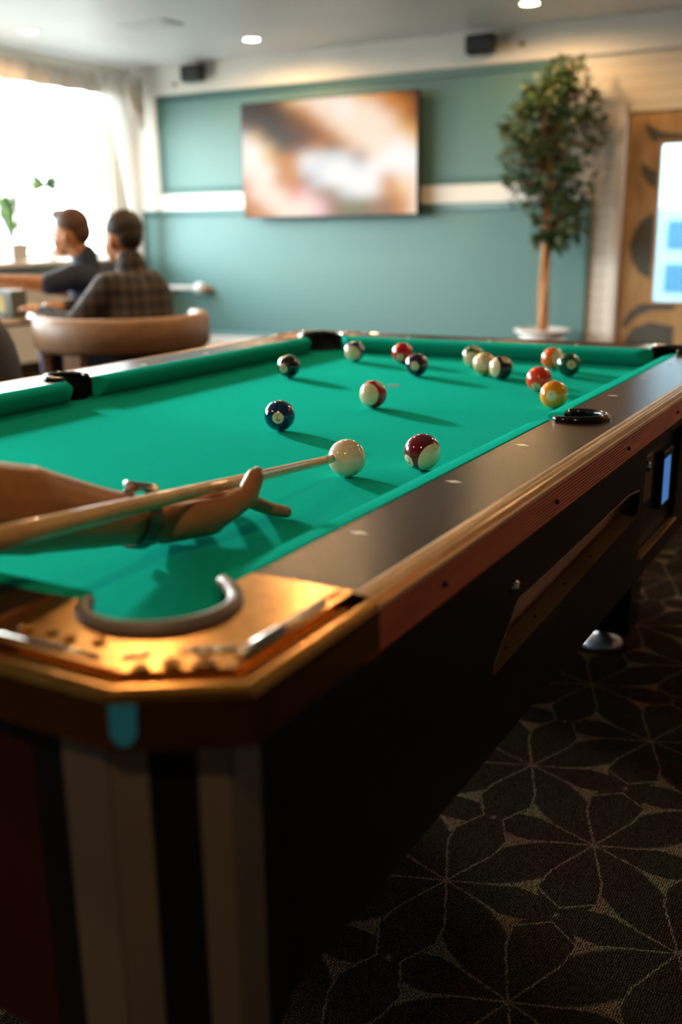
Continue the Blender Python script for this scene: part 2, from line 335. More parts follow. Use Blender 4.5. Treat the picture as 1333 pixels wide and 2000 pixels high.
# left wall around three windows
wl = MB(); wl.box(WALLX-.12, WALLX, NY, WALLY, 0, WZ0); wl.box(WALLX-.12, WALLX, NY, WALLY, WZ1, CEIL)
ys = [NY]+[v for a, b in sorted(WINS) for v in (a, b)]+[WALLY]
for i in range(0, len(ys), 2): wl.box(WALLX-.12, WALLX, ys[i], ys[i+1], WZ0, WZ1)
struct(wl.build('wall_left', 'white'))
for i, (a, b) in enumerate(WINS):
    fr = MB(); t = .05; x0, x1 = WALLX-.09, WALLX-.03
    fr.box(x0, x1, a, a+t, WZ0, WZ1); fr.box(x0, x1, b-t, b, WZ0, WZ1); fr.box(x0, x1, a+t, b-t, WZ0, WZ0+t); fr.box(x0, x1, a+t, b-t, WZ1-t, WZ1)
    for mid in [a+(b-a)*q/4 for q in (1, 2, 3)]: fr.box(x0, x1, mid-.02, mid+.02, WZ0+t, WZ1-t)
    wo = struct(fr.build('window_%d' % (i+1), 'white'))
    MB().box(WALLX-.065, WALLX-.059, a+t, b-t, WZ0+t, WZ1-t).build('window_pane', 'glass', wo)
    MB().box(WALLX, WALLX+.22, a-.05, b+.05, WZ0-.045, WZ0-.005).build('window_sill', 'white', wo, bev=.006)
# frieze, panels, bands, baseboard on the far wall
F = WALLY
struct(MB().box(WALLX, RX, F-.05, F, 2.335, CEIL).build('trim_1', 'white', bev=.004))
struct(MB().box(WALLX, -1.30, F-.022, F, 1.30, 1.445).build('trim_2', 'white', bev=.004))
struct(MB().box(WALLX, -5.50, F-.022, F, 1.445, 2.335).build('trim_3', 'white', bev=.004))
struct(MB().box(WALLX, -1.10, F-.03, F, 0, .12).build('baseboard_far', 'white', bev=.006))
def panel(name, x0, x1, z0, z1):
    p = struct(MB().box(x0, x1, F-.008, F, z0, z1).build(name, 'teal'))
    fr = MB(); t = .055
    fr.box(x0, x1, F-.026, F-.008, z0, z0+t); fr.box(x0, x1, F-.026, F-.008, z1-t, z1); fr.box(x0, x0+t, F-.026, F-.008, z0+t, z1-t); fr.box(x1-t, x1, F-.026, F-.008, z0+t, z1-t)
    fr.build('panel_moulding', 'tealtrim', p, bev=.006)
panel('wall_panel_upper', -5.49, -1.52, 1.445, 2.335)
panel('wall_panel_lower', -5.78, -1.272, .12, 1.30)
# corner pilaster by door
struct(MB().box(DX0-.075, DX0-.005, F-.035, F+.10, 0, DZ+.05).build('trim_4', 'white', bev=.006))
struct(MB().box(DX1+.005, DX1+.075, F-.035, F+.10, 0, DZ+.05).build('trim_5', 'white', bev=.006))
# door: tan wood with dark plant shapes round a tall pane
M['doorwood'] = noisy(P('door_wood', (.36, .20, .07), .45), (.34, .17, .055), (.48, .29, .12), 6, 4, .1, 60, stretch=(3, 3, .4))
M['doorart'] = P('door_art', (.075, .07, .055), .6)
gx0, gx1, gz0, gz1 = -.762, -.08, .535, 1.68
fm = lambda u, v, w_: (u, F+.02+w_, v)
door = struct(filled([(DX0, .01), (DX1, .01), (DX1, DZ), (DX0, DZ)], [[(gx0, gz0), (gx1, gz0), (gx1, gz1), (gx0, gz1)]], .045, fm).build('door_1', 'doorwood'))
MB().box(gx0, gx1, F+.035, F+.04, gz0, gz1).build('door_pane', 'doorglass', door)
fb = MB(); t = .02; fb.box(gx0-t, gx0, F+.010, F+.02, gz0-t, gz1+t); fb.box(gx1, gx1+t, F+.010, F+.02, gz0-t, gz1+t); fb.box(gx0, gx1, F+.010, F+.02, gz0-t, gz0); fb.box(gx0, gx1, F+.010, F+.02, gz1, gz1+t)
fb.build('pane_bead', 'doorwood', door)
fa = lambda u, v, w_: (u, F+.0175+w_, v)
def dp(x, y): return (-1.03+(x-1228)*.00424, 1.67-(y-285)*.00373)
art = [[dp(*q) for q in l] for l in (
    [(1259, 239), (1264, 261), (1277, 280), (1284, 274), (1333, 275), (1333, 266), (1290, 258), (1272, 248)],
    [(1256, 313), (1259, 339), (1272, 358), (1285, 366), (1285, 334), (1270, 326)],
    [(1285, 412), (1266, 424), (1252, 446), (1245, 476), (1249, 506), (1262, 530), (1285, 546)],
    [(1238, 638), (1244, 648), (1261, 624), (1290, 608), (1333, 606), (1333, 596), (1272, 594), (1251, 612)],
    [(1244, 690), (1333, 720), (1333, 640), (1290, 632), (1261, 645), (1248, 665)])]
for a_ in art: filled(a_, [], .003, fa).build('door_inlay', 'doorart', door)
MB().tube([(-.02, F+.0, 1.0), (-.02, F-.03, 1.0), (-.12, F-.03, 1.0)], .009).build('door_handle', 'chrome', door)
# house across the street seen through the door pane
hs = empty('street_building', (-2.2, 16, 0), 'pale blue building seen through the glass of the door', 'building')
MB().box(-7.5, 3, 0, 4, -.5, 1.35).build('wall', 'facade', hs)
for k in range(9):
    for zz in (.2, .85): MB().box(-7.2+k*1.15, -6.5+k*1.15, -.03, .02, zz-.1, zz+.32).build('window', 'facadewin', hs)
# ceiling vent, downlights
v = empty('ceiling_vent', (-4.2, 5.85, CEIL), 'flat white air vent in the ceiling left of the screen', 'vent')
MB().box(-.22, .22, -.12, .12, -.012, -.001).build('frame', 'ceil', v, bev=.003)
for k in range(5): MB().box(-.19, .19, -.09+k*.04, -.075+k*.04, -.018, -.012).build('slat', 'ceil', v)
where = ['leftmost lit round downlight in the ceiling above the window', 'lit round downlight in the ceiling between the two wall speakers', 'lit round downlight in the ceiling above the right wall speaker']
for i, (x, y) in enumerate(LAMPS):
    o = empty('downlight', (x, y, CEIL), where[i] if i < 3 else 'round recessed downlight outside the picture, over the room', 'ceiling light', 'round recessed ceiling lights' if i < 3 else 'unseen round recessed ceiling lights')
    MB().lathe([(.062, -.001), (.085, -.001), (.085, -.006), (.066, -.010), (.062, -.004)], n=28).build('rim', 'white', o, smooth=True)
    MB().lathe([(0.0005, -.004), (.062, -.004)], n=28).build('diffuser', 'lampglow', o)
    l = bpy.data.lights.new('downlight_bulb', 'SPOT'); l.energy = LAMP_W; l.color = (1, .60, .26); l.spot_size = 3.08; l.spot_blend = .4; l.shadow_soft_size = .055
    lo = bpy.data.objects.new('downlight_bulb', l); COL.objects.link(lo); lo.location = (0, 0, -.03); lo.parent = o
for yy in (3.4,):  # unseen amber lamp, added to warm the ribbed side of the table
    sc_ = empty('added_wall_lamp', (RX, yy, 1.75), 'added amber lamp on the dark right wall outside the picture', 'added lamp')
    MB().lathe([(.001, 0), (.06, 0), (.06, .02), (.001, .025)], n=24, axis=(-1, 0, 0)).build('added_lamp_back_plate', 'brassspot', sc_)
    MB().lathe([(.05, -.12), (.085, .12)], (-.13, 0, 0), 24).build('added_lamp_shade', 'amber', sc_)
    MB().tube([(-.02, 0, -.05), (-.13, 0, -.10), (-.13, 0, -.06)], .008).build('added_lamp_arm', 'brassspot', sc_)
    l = bpy.data.lights.new('added_lamp_bulb', 'POINT'); l.energy = 150; l.color = (1, .48, .18); l.shadow_soft_size = .06
    lo = bpy.data.objects.new('added_lamp_bulb', l); COL.objects.link(lo); lo.location = (-.13, 0, 0); lo.parent = sc_
# ------------------------------------------------------------------ things on the far wall
tv = empty('wall_television', (-3.565, F, 1.7), 'large flat television showing a blurred orange and white picture on the teal wall', 'television')
TX0, TX1, TZ0, TZ1 = -.875, .875, -.49, .49
MB().box(TX0, TX1, -.155, -.10, TZ0, TZ1).build('casing', 'tvbody', tv, bev=.006)
MB().box(-.3, .3, -.10, -.003, -.22, .22).build('wall_bracket', 'tvbody', tv)
cols = {'d': (52, 33, 24), 'b': (108, 60, 22), 'o': (205, 125, 35), 'y': (240, 190, 120), 'p': (255, 228, 205), 'w': (255, 250, 245), 'r': (235, 120, 110), 'k': (245, 190, 195), 'g': (120, 115, 75), 'm': (150, 110, 80), 's': (222, 226, 228)}
tvmap = ["dddbyppppyoobd",
         "ddddboppwppoob",
         "bdddbbopppppob",
         "sydddbboppppyo",
         "pwydbbobopppwy",
         "pwyoowsssmpwww",
         "ppwoosswwswwww",
         "rppoomswwwwopp",
         "oppprkmmswwoyp",
         "ooppppkmggmmop",
         "boopppkmggmmop"]
vs = []; fs = []; cc = []; nx, nz = 78, 44
def samp(u, v_):
    R_, Cc = len(tvmap), len(tvmap[0]); fx = u*(Cc-1); fy = (1-v_)*(R_-1); acc = Vector((0, 0, 0)); ws = 0
    for j in range(int(fy)-2, int(fy)+4):
        for i in range(int(fx)-2, int(fx)+4):
            jj = min(max(j, 0), R_-1); ii = min(max(i, 0), Cc-1)
            w_ = math.exp(-((i-fx)**2+(j-fy)**2)/.62); c = cols[tvmap[jj][ii]]; acc += w_*Vector([(q/255)**2.2 for q in c]); ws += w_
    return acc/ws
for j in range(nz+1):
    for i in range(nx+1):
        u, v_ = i/nx, j/nz; vs.append((TX0+.012+u*(TX1-TX0-.024), -.1565, TZ0+.012+v_*(TZ1-TZ0-.024))); cc.append(samp(u, v_))
for j in range(nz):
    for i in range(nx): a = j*(nx+1)+i; fs.append((a, a+1, a+nx+2, a+nx+1))
scr = MB().add(vs, fs).build('screen', None, tv)
ca = scr.data.color_attributes.new('picture', 'FLOAT_COLOR', 'POINT')
for i, vv in enumerate(scr.data.vertices):
    u = (vv.co.x-TX0-.012)/(TX1-TX0-.024); v_ = (vv.co.z-TZ0-.012)/(TZ1-TZ0-.024); c = samp(u, v_); ca.data[i].color = (*c, 1)
sm_ = P('tv_picture', (.005, .005, .005), .3, spec=.15); at_ = N(sm_, 'ShaderNodeAttribute', attribute_name='picture'); L(sm_, at_.outputs['Color'], bsdf(sm_).inputs['Emission Color']); bsdf(sm_).inputs['Emission Strength'].default_value = .78
scr.data.materials.append(sm_)
def speaker(x, z, label):
    s = empty('wall_speaker', (x, F-.05, z), label, 'speaker', 'black speakers high on the far wall')
    b = MB().box(-.115, .115, -.17, -.05, -.075, .075).build('cabinet', 'speaker', s, bev=.03, seg=4)
    MB().box(-.095, .095, -.176, -.168, -.055, .055).build('grille', 'black', s, bev=.003)
    MB().tube([(0, 0, 0), (0, -.055, 0)], .02).build('bracket', 'black', s)
speaker(-2.16, 2.47, 'black wall speaker high on the white frieze right of the television')
speaker(-4.94, 2.48, 'black wall speaker high on the white frieze left of the television')
tag(MB().lathe([(.001, 0), (.02, 0), (.02, .012), (.001, .02)], (-1.86, F-.05, 2.46), 16, axis=(0, -1, 0)).build('wall_hook', 'brassspot'), 'small round brass fitting on the frieze right of the right speaker', 'wall fitting')
tag(MB().lathe([(.001, 0), (.02, 0), (.02, .012), (.001, .02)], (-5.23, F-.05, 2.42), 16, axis=(0, -1, 0)).build('wall_hook', 'brassspot'), 'small round brass fitting on the frieze left of the left speaker', 'wall fitting')
hb = empty('wall_handrail', (-5.05, F-.008, .575), 'short white horizontal rail with a round end cap low on the teal wall', 'rail')
MB().tube([(-.42, -.10, 0), (0, -.10, 0)], .022).build('rail', 'pot', hb)
MB().ball((.03, -.10, 0), .058, 12).build('end_cap', 'pot', hb)
MB().tube([(.06, -.10, 0), (.10, 0, -.02)], .03).build('mount', 'trunk', hb)
MB().tube([(-.35, -.10, 0), (-.35, 0, -.02)], .02).build('mount', 'trunk', hb)
# ------------------------------------------------------------------ pool table
Wd, Ln = .514, 2.055            # half width nose to nose, length
pt_ = empty('pool_table', (0, 0, 0), 'coin operated pool table with green cloth, brass corner castings and dark cabinet', 'pool table')
XI = .552                       # back of cushions
# bed
def corner_arc(cx, cy, a0, a1, r=.062): return arc(cx, cy, r, a0, a1, 12)
e1 = .60; yb0, yb1 = -.075, Ln+.075
bed = []
bed += corner_arc(e1-.055, yb0+.045, 180, 90) if False else []
ox, oy0, oy1 = .58, -.06, Ln+.06
bed += [(p[0], p[1]) for p in arc(-ox, oy0, .085, 90, 0, 12)][::1]
bed += arc(ox, oy0, .085, 180, 90, 12)
bed += arc(ox+.01, Ln/2, .048, -102, -258, 16)
bed += arc(ox, oy1, .085, 270, 180, 12)
bed += arc(-ox, oy1, .085, 0, -90, 12)
bed += arc(-ox-.01, Ln/2, .048, 78, -78, 16)
filled(bed, [], -.03, lambda u, v_, w_: (u, v_, B+w_)).build('bed_cloth', 'cloth', pt_)
# cushions
def cushion(p0, p1, b0, b1, inward):
    # p0,p1 nose ends; b0,b1 back ends (xy) ; profile noses at z=.036
    def ring(n_, b_):
        n_ = Vector(n_); b_ = Vector(b_); dvec = b_-n_; o = []
        for (t, z) in [(.62, .001), (.30, .012), (.06, .027), (0, .033), (.02, .0372), (.12, .040), (.55, .0445), (1, .0462), (1, .001)]:
            q = n_+dvec*t; o.append((q.x, q.y, B+z))
        return o
    k = 9; mb = MB(); vs = []; 
    nn = 2; ra, rb = ring(p0, b0), ring(p1, b1)
    vs = ra+rb; fs = [(i, (i+1) % k, (i+1) % k+k, i+k) for i in range(k)]+[tuple(range(k)), tuple(range(2*k-1, k-1, -1))]
    return mb.add(vs, fs).build('cushion', 'cushion', pt_, bev=.0025, seg=3)
cg, sg = .078, .056
for sx in (1, -1):
    cushion((sx*Wd, cg), (sx*Wd, Ln/2-sg), (sx*XI, cg-.036), (sx*XI, Ln/2-sg+.014), sx)
    cushion((sx*Wd, Ln/2+sg), (sx*Wd, Ln-cg), (sx*XI, Ln/2+sg-.014), (sx*XI, Ln-cg+.036), sx)
for y, s in ((0, -1), (Ln, 1)):
    cushion((-Wd+cg, y), (Wd-cg, y), (-Wd+cg-.036, y+s*.038), (Wd-cg+.036, y+s*.038), s)
# rails (laminate tops) with notches for the side pockets
RO = .663; RYo = .148
CE = .088                        # where the castings end along the long rails
def railpoly(sx):
    pts = [(XI, CE), (RO, CE), (RO, Ln-CE), (XI, Ln-CE)]+arc(XI+.034, Ln/2, .050, 132, 228, 4)[:0]+arc(XI+.034, Ln/2, .050, 132, -132, 20)
    pts = [(sx*p[0], p[1]) for p in pts]
    return pts
for sx, nm in ((1, 'side_rail'), (-1, 'side_rail')):
    filled(railpoly(sx), [], -.055, lambda u, v_, w_: (u, v_, B+.045+w_)).build(nm, 'laminate', pt_)
for s, y in ((-1, 0), (1, Ln)):
    ya, yb = sorted((y+s*.038, y+s*RYo)); MB().box(-.43, .43, ya, yb, B-.01, B+.045).build('end_rail', 'laminate', pt_)
# diamonds
for sx in (1, -1):
    for k in (1, 2, 3, 5, 6, 7):
        y = Ln*k/8; x = sx*.579
        MB().add([(x-.0125, y, B+.0455), (x, y-.0065, B+.0455), (x+.0125, y, B+.0455), (x, y+.0065, B+.0455)], [(0, 1, 2, 3)]).build('rail_sight', 'cream', pt_)
for yy in (-.062, Ln+.062):
    for k in (-.257, 0, .257): MB().add([(k-.0065, yy, B+.0455), (k, yy-.0125, B+.0455), (k+.0065, yy, B+.0455), (k, yy+.0125, B+.0455)], [(0, 1, 2, 3)]).build('rail_sight', 'cream', pt_)
# edge mouldings: cap + ribbed side, on all four sides
capprof = [(0, .045), (.004, .0462), (.008, .0458), (.009, .0448), (.012, .0455), (.015, .0447), (.0165, .0435), (.0195, .0435), (.022, .0405), (.0235, .038), (.0255, .0365), (.0262, .033), (.024, .0315), (.0, .0315)]
ribs = [(.0, .0313), (.0225, .0313)]
for k in range(9):
    z0 = .030-k*.0057; xo = .0225-k*.0012
    ribs += [(xo, z0), (xo+.0008, z0-.0015), (xo+.0008, z0-.0038), (xo-.0012, z0-.0053)]
ribs += [(.008, -.0216), (0, -.0216)]
def zb(pr): return [(a, B+b) for a, b in pr]
side_paths = [[(RO, CE+.0), (RO, Ln-CE)], [(-RO, Ln-CE), (-RO, CE)]]
end_paths = [[(-.43, -RYo+.01), (.43, -RYo+.01)], [(.43, Ln+RYo-.01), (-.43, Ln+RYo-.01)]]
for path in side_paths:
    MB().sweep(zb(capprof), path).build('moulding_cap', 'cap', pt_, smooth=False)
    rb_ = MB().sweep(zb(ribs), path).build('ribbed_moulding', 'rib', pt_, smooth=False)
for path in end_paths:
    MB().sweep(zb(capprof), path).build('moulding_cap', 'blackgloss', pt_, smooth=False)
    MB().sweep(zb(ribs), path).build('ribbed_moulding', 'blackgloss', pt_, smooth=False)
for y in (.25, .62, 1.0, 1.38, 1.78):
    MB().lathe([(.0005, .004), (.0025, .0035), (.0035, .002), (.0035, 0)], (RO+.0195, y, B+.006), 12, axis=(1, 0, 0)).build('moulding_screw', 'black', pt_)
# corner castings
lipprof = [(.0005, -.006), (.0005, .026), (.0, .034), (.002, .0395), (.006, .0425), (.010, .0425), (.013, .040), (.0145, .0365), (.022, .0355), (.0245, .0375), (.026, .0465)]
def casting(sx, sy, detailed):
    y0 = 0 if sy < 0 else Ln
    def T(x, y): return (sx*x, y0+(-sy)*y if sy < 0 else y0-y)      # local: x outward from centre, y measured into the table
    root = None
    outer = [(.425, -.165), (.601, -.165), (.690, -.108), (.690, CE+.004)]
    # rings from the profile
    n = len(outer); vs = []; fs = []
    nrm = []
    for i in range(n):
        p = Vector(outer[i]); a = (p-Vector(outer[i-1])).normalized() if i else None; b = (Vector(outer[i+1])-p).normalized() if i < n-1 else None
        a = a or b; b = b or a; na = Vector((-a.y, a.x)); nb = Vector((-b.y, b.x)); mm = na+nb; nrm.append(mm/(mm.length_squared/2))
    k = len(lipprof)
    for i in range(n):
        for (d, z) in lipprof:
            q = Vector(outer[i])+nrm[i]*d; x, y = T(q.x, q.y); vs.append((x, y, B+z))
    for i in range(n-1):
        for t in range(k-1): fs.append((i*k+t, i*k+t+1, (i+1)*k+t+1, (i+1)*k+t))
    # flat plate: inner ring + pocket arc
    inn = [Vector(outer[i])+nrm[i]*.026 for i in range(n)]
    PC = (.527, -.013); PR = .070
    poly = [(p.x, p.y) for p in inn]
    poly += [(.690-.026, CE+.004), (XI+.001, CE+.004), (XI+.001, .055)]
    a_s = math.degrees(math.atan2(.055-PC[1], XI+.001-PC[0]))
    arcp = arc(PC[0], PC[1], PR, 62, -152, 26)
    poly = [p for i, p in enumerate(poly) if i == 0 or (abs(p[0]-poly[i-1][0])+abs(p[1]-poly[i-1][1])) > 1e-5]
    poly[-1] = (XI+.001, PC[1]+math.sqrt(max(0, PR**2-(XI+.001-PC[0])**2)))
    a_s = math.degrees(math.atan2(poly[-1][1]-PC[1], poly[-1][0]-PC[0])); a_e = -180-math.degrees(math.asin((-.039-PC[1])/PR)) if False else -(180-math.degrees(math.asin(.026/PR)))
    poly += arc(PC[0], PC[1], PR, a_s, a_e, 28)[1:]
    poly += [(.425, -.039)]
    mb = filled([(x, y) for x, y in poly], [], -.004, lambda u, v_, w_: (*T(u, v_), B+.0465+w_))
    mb.add(vs, fs)
    c = mb.build('corner_casting', 'brass', pt_, smooth=False)
    # liner : rubber lip + wall
    def LT(pts): return [(*T(x, y), B+z) for x, y, z in pts]
    aa = arc(PC[0], PC[1], PR-.004, a_s+2, a_e-2, 30)
    MB().tube(LT([(x, y, .045+.003*math.sin(PI*i/30)+(.006*max(0, 1-i/4))) for i, (x, y) in enumerate(aa)]), [.0075 if 1 < i < 29 else .006 for i in range(31)], 12).build('pocket_liner', 'rubber' if detailed else 'black', pt_)
    wall_ = MB(); va = LT([(x, y, .045) for x, y in aa]); vb = LT([(x, y, -.12) for x, y in aa]); va2 = LT([(PC[0]+(x-PC[0])*1.03, PC[1]+(y-PC[1])*1.03, .045) for x, y in aa]); vb2 = LT([(PC[0]+(x-PC[0])*1.03, PC[1]+(y-PC[1])*1.03, -.12) for x, y in aa])
    m_ = len(aa); wall_.add(va+vb+va2+vb2, [(i, i+1, m_+i+1, m_+i) for i in range(m_-1)]+[(2*m_+i, 2*m_+i+1, 3*m_+i+1, 3*m_+i) for i in range(m_-1)]+[(i, i+1, 2*m_+i+1, 2*m_+i) for i in range(m_-1)])
    wall_.build('pocket_wall', 'black', pt_, smooth=True)
    # raised ornament
    orn = [('bar', (.655, -.075), (.655, .050), .010, .003)] + [('bar', (.612+.0105*q, -.092+.006*q), (.622+.0105*q, -.074+.006*q), .0055, .004) for q in range(3)]
    orn += [('bar', (.450, -.128), (.56, -.128), .006, .002), ('bar', (.585, -.113), (.592, -.105), .006, .003), ('bar', (.578, -.121), (.585, -.113), .006, .003)]
    for kind, a, b_, wd, h in orn:
        mbx = MB(); a = T(*a); b_ = T(*b_); mbx.tube([(a[0], a[1], B+.0465), (b_[0], b_[1], B+.0465)], [wd/2, wd/2], 10); mbx.build('raised_bar', 'chrome', c)
    for (x, y, r) in [(.640, -.098, .010), (.618, -.110, .0085), (.602, -.128, .007), (.540, -.105, .006), (.515, -.112, .006), (.492, -.108, .006), (.468, -.112, .006)]:
        MB().lathe([(r-.0025+.0025*math.cos(t*PI/5), .0008+.0025*math.sin(t*PI/5)) for t in range(11)], (*T(x, y), B+.0465), 20).build('raised_scroll', 'brass', c, smooth=True)
    for iy in range(4): MB().ball((*T(.650+.004*(iy % 2), .062+.006*iy), B+.0465), .0032, 6).build('raised_bead', 'brass', c)
    return c
for sx in (1, -1):
    for sy in (-1, 1): nearc = casting(sx, sy, sx == 1 and sy == -1)
# side pocket liners
for sx in (1, -1):
    cx = XI+.034; pts = arc(cx, Ln/2, .046, -125, 125, 26)
    MB().tube([(sx*x, y, B+.047+.002*math.cos((i-13)/13*PI/2)) for i, (x, y) in enumerate(pts)], .0065, 12).build('pocket_liner', 'blackgloss', pt_)
    wv = MB(); m_ = len(pts); va = [(sx*x, y, B+.046) for x, y in pts]; vb = [(sx*x, y, B-.1) for x, y in pts]; wv.add(va+vb, [(i, i+1, m_+i+1, m_+i) for i in range(m_-1)]); wv.build('pocket_wall', 'black', pt_, smooth=True)
    wing = arc(cx, Ln/2, .056, -80, 80, 20)+arc(cx, Ln/2, .042, 80, -80, 20)
    filled([(sx*x, y) for x, y in wing], [], -.006, lambda u, v_, w_: (u, v_, B+.0495+w_)).build('liner_flange', 'blackgloss', pt_)
# cabinet
ZT, ZBm = B-.012, B-.318
SXo = .655
yA, yB = -.075, Ln+.075
slot = arc(1.205, B-.150, .038, -70, 45, 8)+[(.97, B-.1085), (.65, B-.1085)]+arc(.545, B-.1465, .038, 90, 160, 6)+[(.482, B-.187), (.49, B-.190)]
slot = [(1.208, B-.172)]+arc(1.213, B-.148, .030, -50, 60, 8)+[(1.15, B-.113), (.62, B-.121)]+arc(.575, B-.158, .038, 95, 150, 6)+[(.490, B-.180), (.482, B-.197)]
coin = rrect(1.275, 1.60, B-.268, B-.055, .012)
def side_frame(sx, off=0):
    def f(u, v_, w_): t = (v_-ZBm)/(ZT-ZBm); return (sx*(SXo-.008*(1-t)+w_), u, v_)
    return f
filled([(yA, ZBm), (yB, ZBm), (yB, ZT), (yA, ZT)], [slot, coin], -.016, side_frame(1)).build('side_panel', 'cabinet', pt_)
filled([(yA, ZBm), (yB, ZBm), (yB, ZT), (yA, ZT)], [], -.016, side_frame(-1)).build('side_panel', 'cabinet', pt_)
for y, nm in ((-.148, 0), (Ln+.148, 1)):
    ya, yb_ = sorted((y, y+(.016 if nm == 0 else -.016))); MB().box(-.56, .56, ya, yb_, ZBm, ZT).build('end_panel', 'endpanel', pt_)
MB().box(-.63, .63, -.12, Ln+.12, ZBm+.002, ZBm+.018).build('bottom_panel', 'cabinet', pt_)
# corner posts with metal angle strips
for sx in (1, -1):
    for s, y0 in ((1, 0), (-1, Ln)):
        def Q(x, y): return (sx*x, y0+s*y)
        a, b_ = (.585, -.150), (.657, -.097)
        body = [Q(.50, -.148), Q(*a), Q(*b_), Q(.655, -.02), Q(.60, -.02)]
        if sx*s < 0: body = body[::-1]
        MB().prism(body, ZBm, B-.006).build('corner_post', 'black', pt_)
        def strip(p, q, t=.0035):
            p = Vector(p); q = Vector(q); d = (q-p).normalized(); nn = Vector((d.y, -d.x))*t
            pts = [Q(*p), Q(*(p+nn)), Q(*(q+nn)), Q(*q)]
            return pts
        aV, bV = Vector(a), Vector(b_); dch = (bV-aV).normalized()
        for nm, p, q, col in (('corner_strip', a, (a[0]-.046, a[1]), 0), ('corner_strip', a, tuple(aV+dch*.028), 0), ('corner_strip', tuple(bV-dch*.024), b_, 0), ('corner_strip', b_, (b_[0]-.000, b_[1]+.036), 0)):
            pts = strip(p, q) if nm != 'x' else None
            if Vector(q)[0] < Vector(p)[0] and abs(q[1]-p[1]) < 1e-6: pts = [Q(*p), Q(p[0], p[1]-.0035), Q(q[0], q[1]-.0035), Q(*q)]
            MB().prism(pts, ZBm, B-.006).build('corner_strip', 'alu', pt_)
# blue reflection, painted as a thin patch, on the near right casting skirt and chrome corner guard
reflection = MB(); 
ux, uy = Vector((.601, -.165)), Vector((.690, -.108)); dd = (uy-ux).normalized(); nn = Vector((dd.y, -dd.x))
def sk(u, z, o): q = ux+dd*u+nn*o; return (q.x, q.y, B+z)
reflection_pts = [(.001, .032), (.021, .032), (.020, .008), (.016, .001), (.0105, -.001), (.005, .001), (.001, .008)]
reflection.add([sk(u, z, .0008) for u, z in reflection_pts]+[sk(u, z, .0018) for u, z in reflection_pts], [tuple(range(7)), tuple(range(13, 6, -1))]+[(i, (i+1) % 7, (i+1) % 7+7, i+7) for i in range(7)])
t_ = reflection.build('reflection_patch', 'blue', pt_); t_['label'] = 'painted blue reflection patch'
# ball return trough behind the slot
tr = MB(); y0_, y1_ = .47, 1.255
def zl(y): return B-.197+(y-.482)/(1.208-.482)*.025
ya_, yb_ = .484, 1.212
tr.add([(.6535, ya_, zl(ya_)+.001), (.6535, yb_, zl(yb_)+.001), (.626, yb_, zl(yb_)+.007), (.626, ya_, zl(ya_)+.007), (.626, yb_, zl(yb_)+.001), (.626, ya_, zl(ya_)+.001)], [(0, 1, 2, 3), (3, 2, 4, 5)])
tr.build('return_ledge', 'gold', pt_)
tr = MB(); tr.add([(.622, y0_, B-.198), (.622, y1_, B-.172), (.590, y1_, B-.095), (.590, y0_, B-.10), (.638, y1_, B-.095), (.638, y0_, B-.10)], [(0, 1, 2, 3), (3, 2, 4, 5)])
tr.add([(.642, y1_-.01, B-.20), (.585, y1_, B-.20), (.585, y1_, B-.09), (.642, y1_-.01, B-.09)], [(0, 1, 2, 3)]); tr.add([(.642, y0_, B-.21), (.585, y0_, B-.21), (.585, y0_, B-.09), (.642, y0_, B-.09)], [(0, 1, 2, 3)])
tr.build('return_trough', 'bronze', pt_)
rim = [Vector((SXo-.002, u, v_)) for u, v_ in slot]
rm = MB().tube([(SXo-.008*(1-(v_-ZBm)/(ZT-ZBm))+.0005, u, v_) for u, v_ in slot]+[(SXo-.004, slot[0][0], slot[0][1])], .0013, 8).build('slot_edge', 'gold', pt_)
for y in (.56, .68, .82, .96, 1.08): MB().ball((.640, y, zl(y)+.0045), .0022, 6).build('ledge_rivet', 'black', pt_)
# panel seam
# locks
for y, z in ((.547, -.096), (1.284, -.040-.046)):
    lk = MB().lathe([(.0005, .008), (.005, .0075), (.009, .005), (.0105, .002), (.0105, -.001)], (SXo-.002, y, B+z), 24, axis=(1, 0, 0)).build('cabinet_lock', 'chrome', pt_)
    MB().box(SXo+.0055, SXo+.0065, y-.0012, y+.0012, B+z-.004, B+z+.004).build('keyway', 'black', lk)
# coin mechanism
MB().box(.56, .638, 1.27, 1.605, B-.272, B-.05).build('coin_recess', 'black', pt_)
MB().box(.638, .644, 1.285, 1.375, B-.170, B-.075).build('coin_plate', 'gold', pt_, bev=.002)
cm = MB().box(.638, .652, 1.44, 1.53, B-.21, B-.09).build('coin_display', 'black', pt_, bev=.002)
MB().box(.652, .6535, 1.445, 1.50, B-.200, B-.105).build('display_face', 'coin', cm)
MB().box(.640, .656, 1.27, 1.60, B-.272, B-.266).build('coin_lip', 'gold', pt_, bev=.001)
# legs
for x in (-.45, .45):
    for y in (.13, 1.93):
        lg = MB().add([(x+a*.052, y+b_*.055, .055) for a, b_ in ((-1, -1), (1, -1), (1, 1), (-1, 1))]+[(x+a*.062, y+b_*.065, ZBm) for a, b_ in ((-1, -1), (1, -1), (1, 1), (-1, 1))], [(3, 2, 1, 0), (4, 5, 6, 7)]+[(i, (i+1) % 4, (i+1) % 4+4, i+4) for i in range(4)]).build('leg', 'blackgloss', pt_, bev=.004)
        MB().lathe([(.0005, .062), (.012, .062), (.013, .035), (.030, .028), (.055, .014), (.058, .002), (.0005, .0)], (x-.03 if x > 0 else x, y, 0), 28).build('levelling_foot', 'foot', lg, smooth=True)
# foot spot
tag(MB().lathe([(.0003, .0006), (.017, .0006)], (-.0, 1.50, B), 24).build('foot_spot', 'spot'), 'dark round spot on the cloth right of the red striped ball', 'spot')
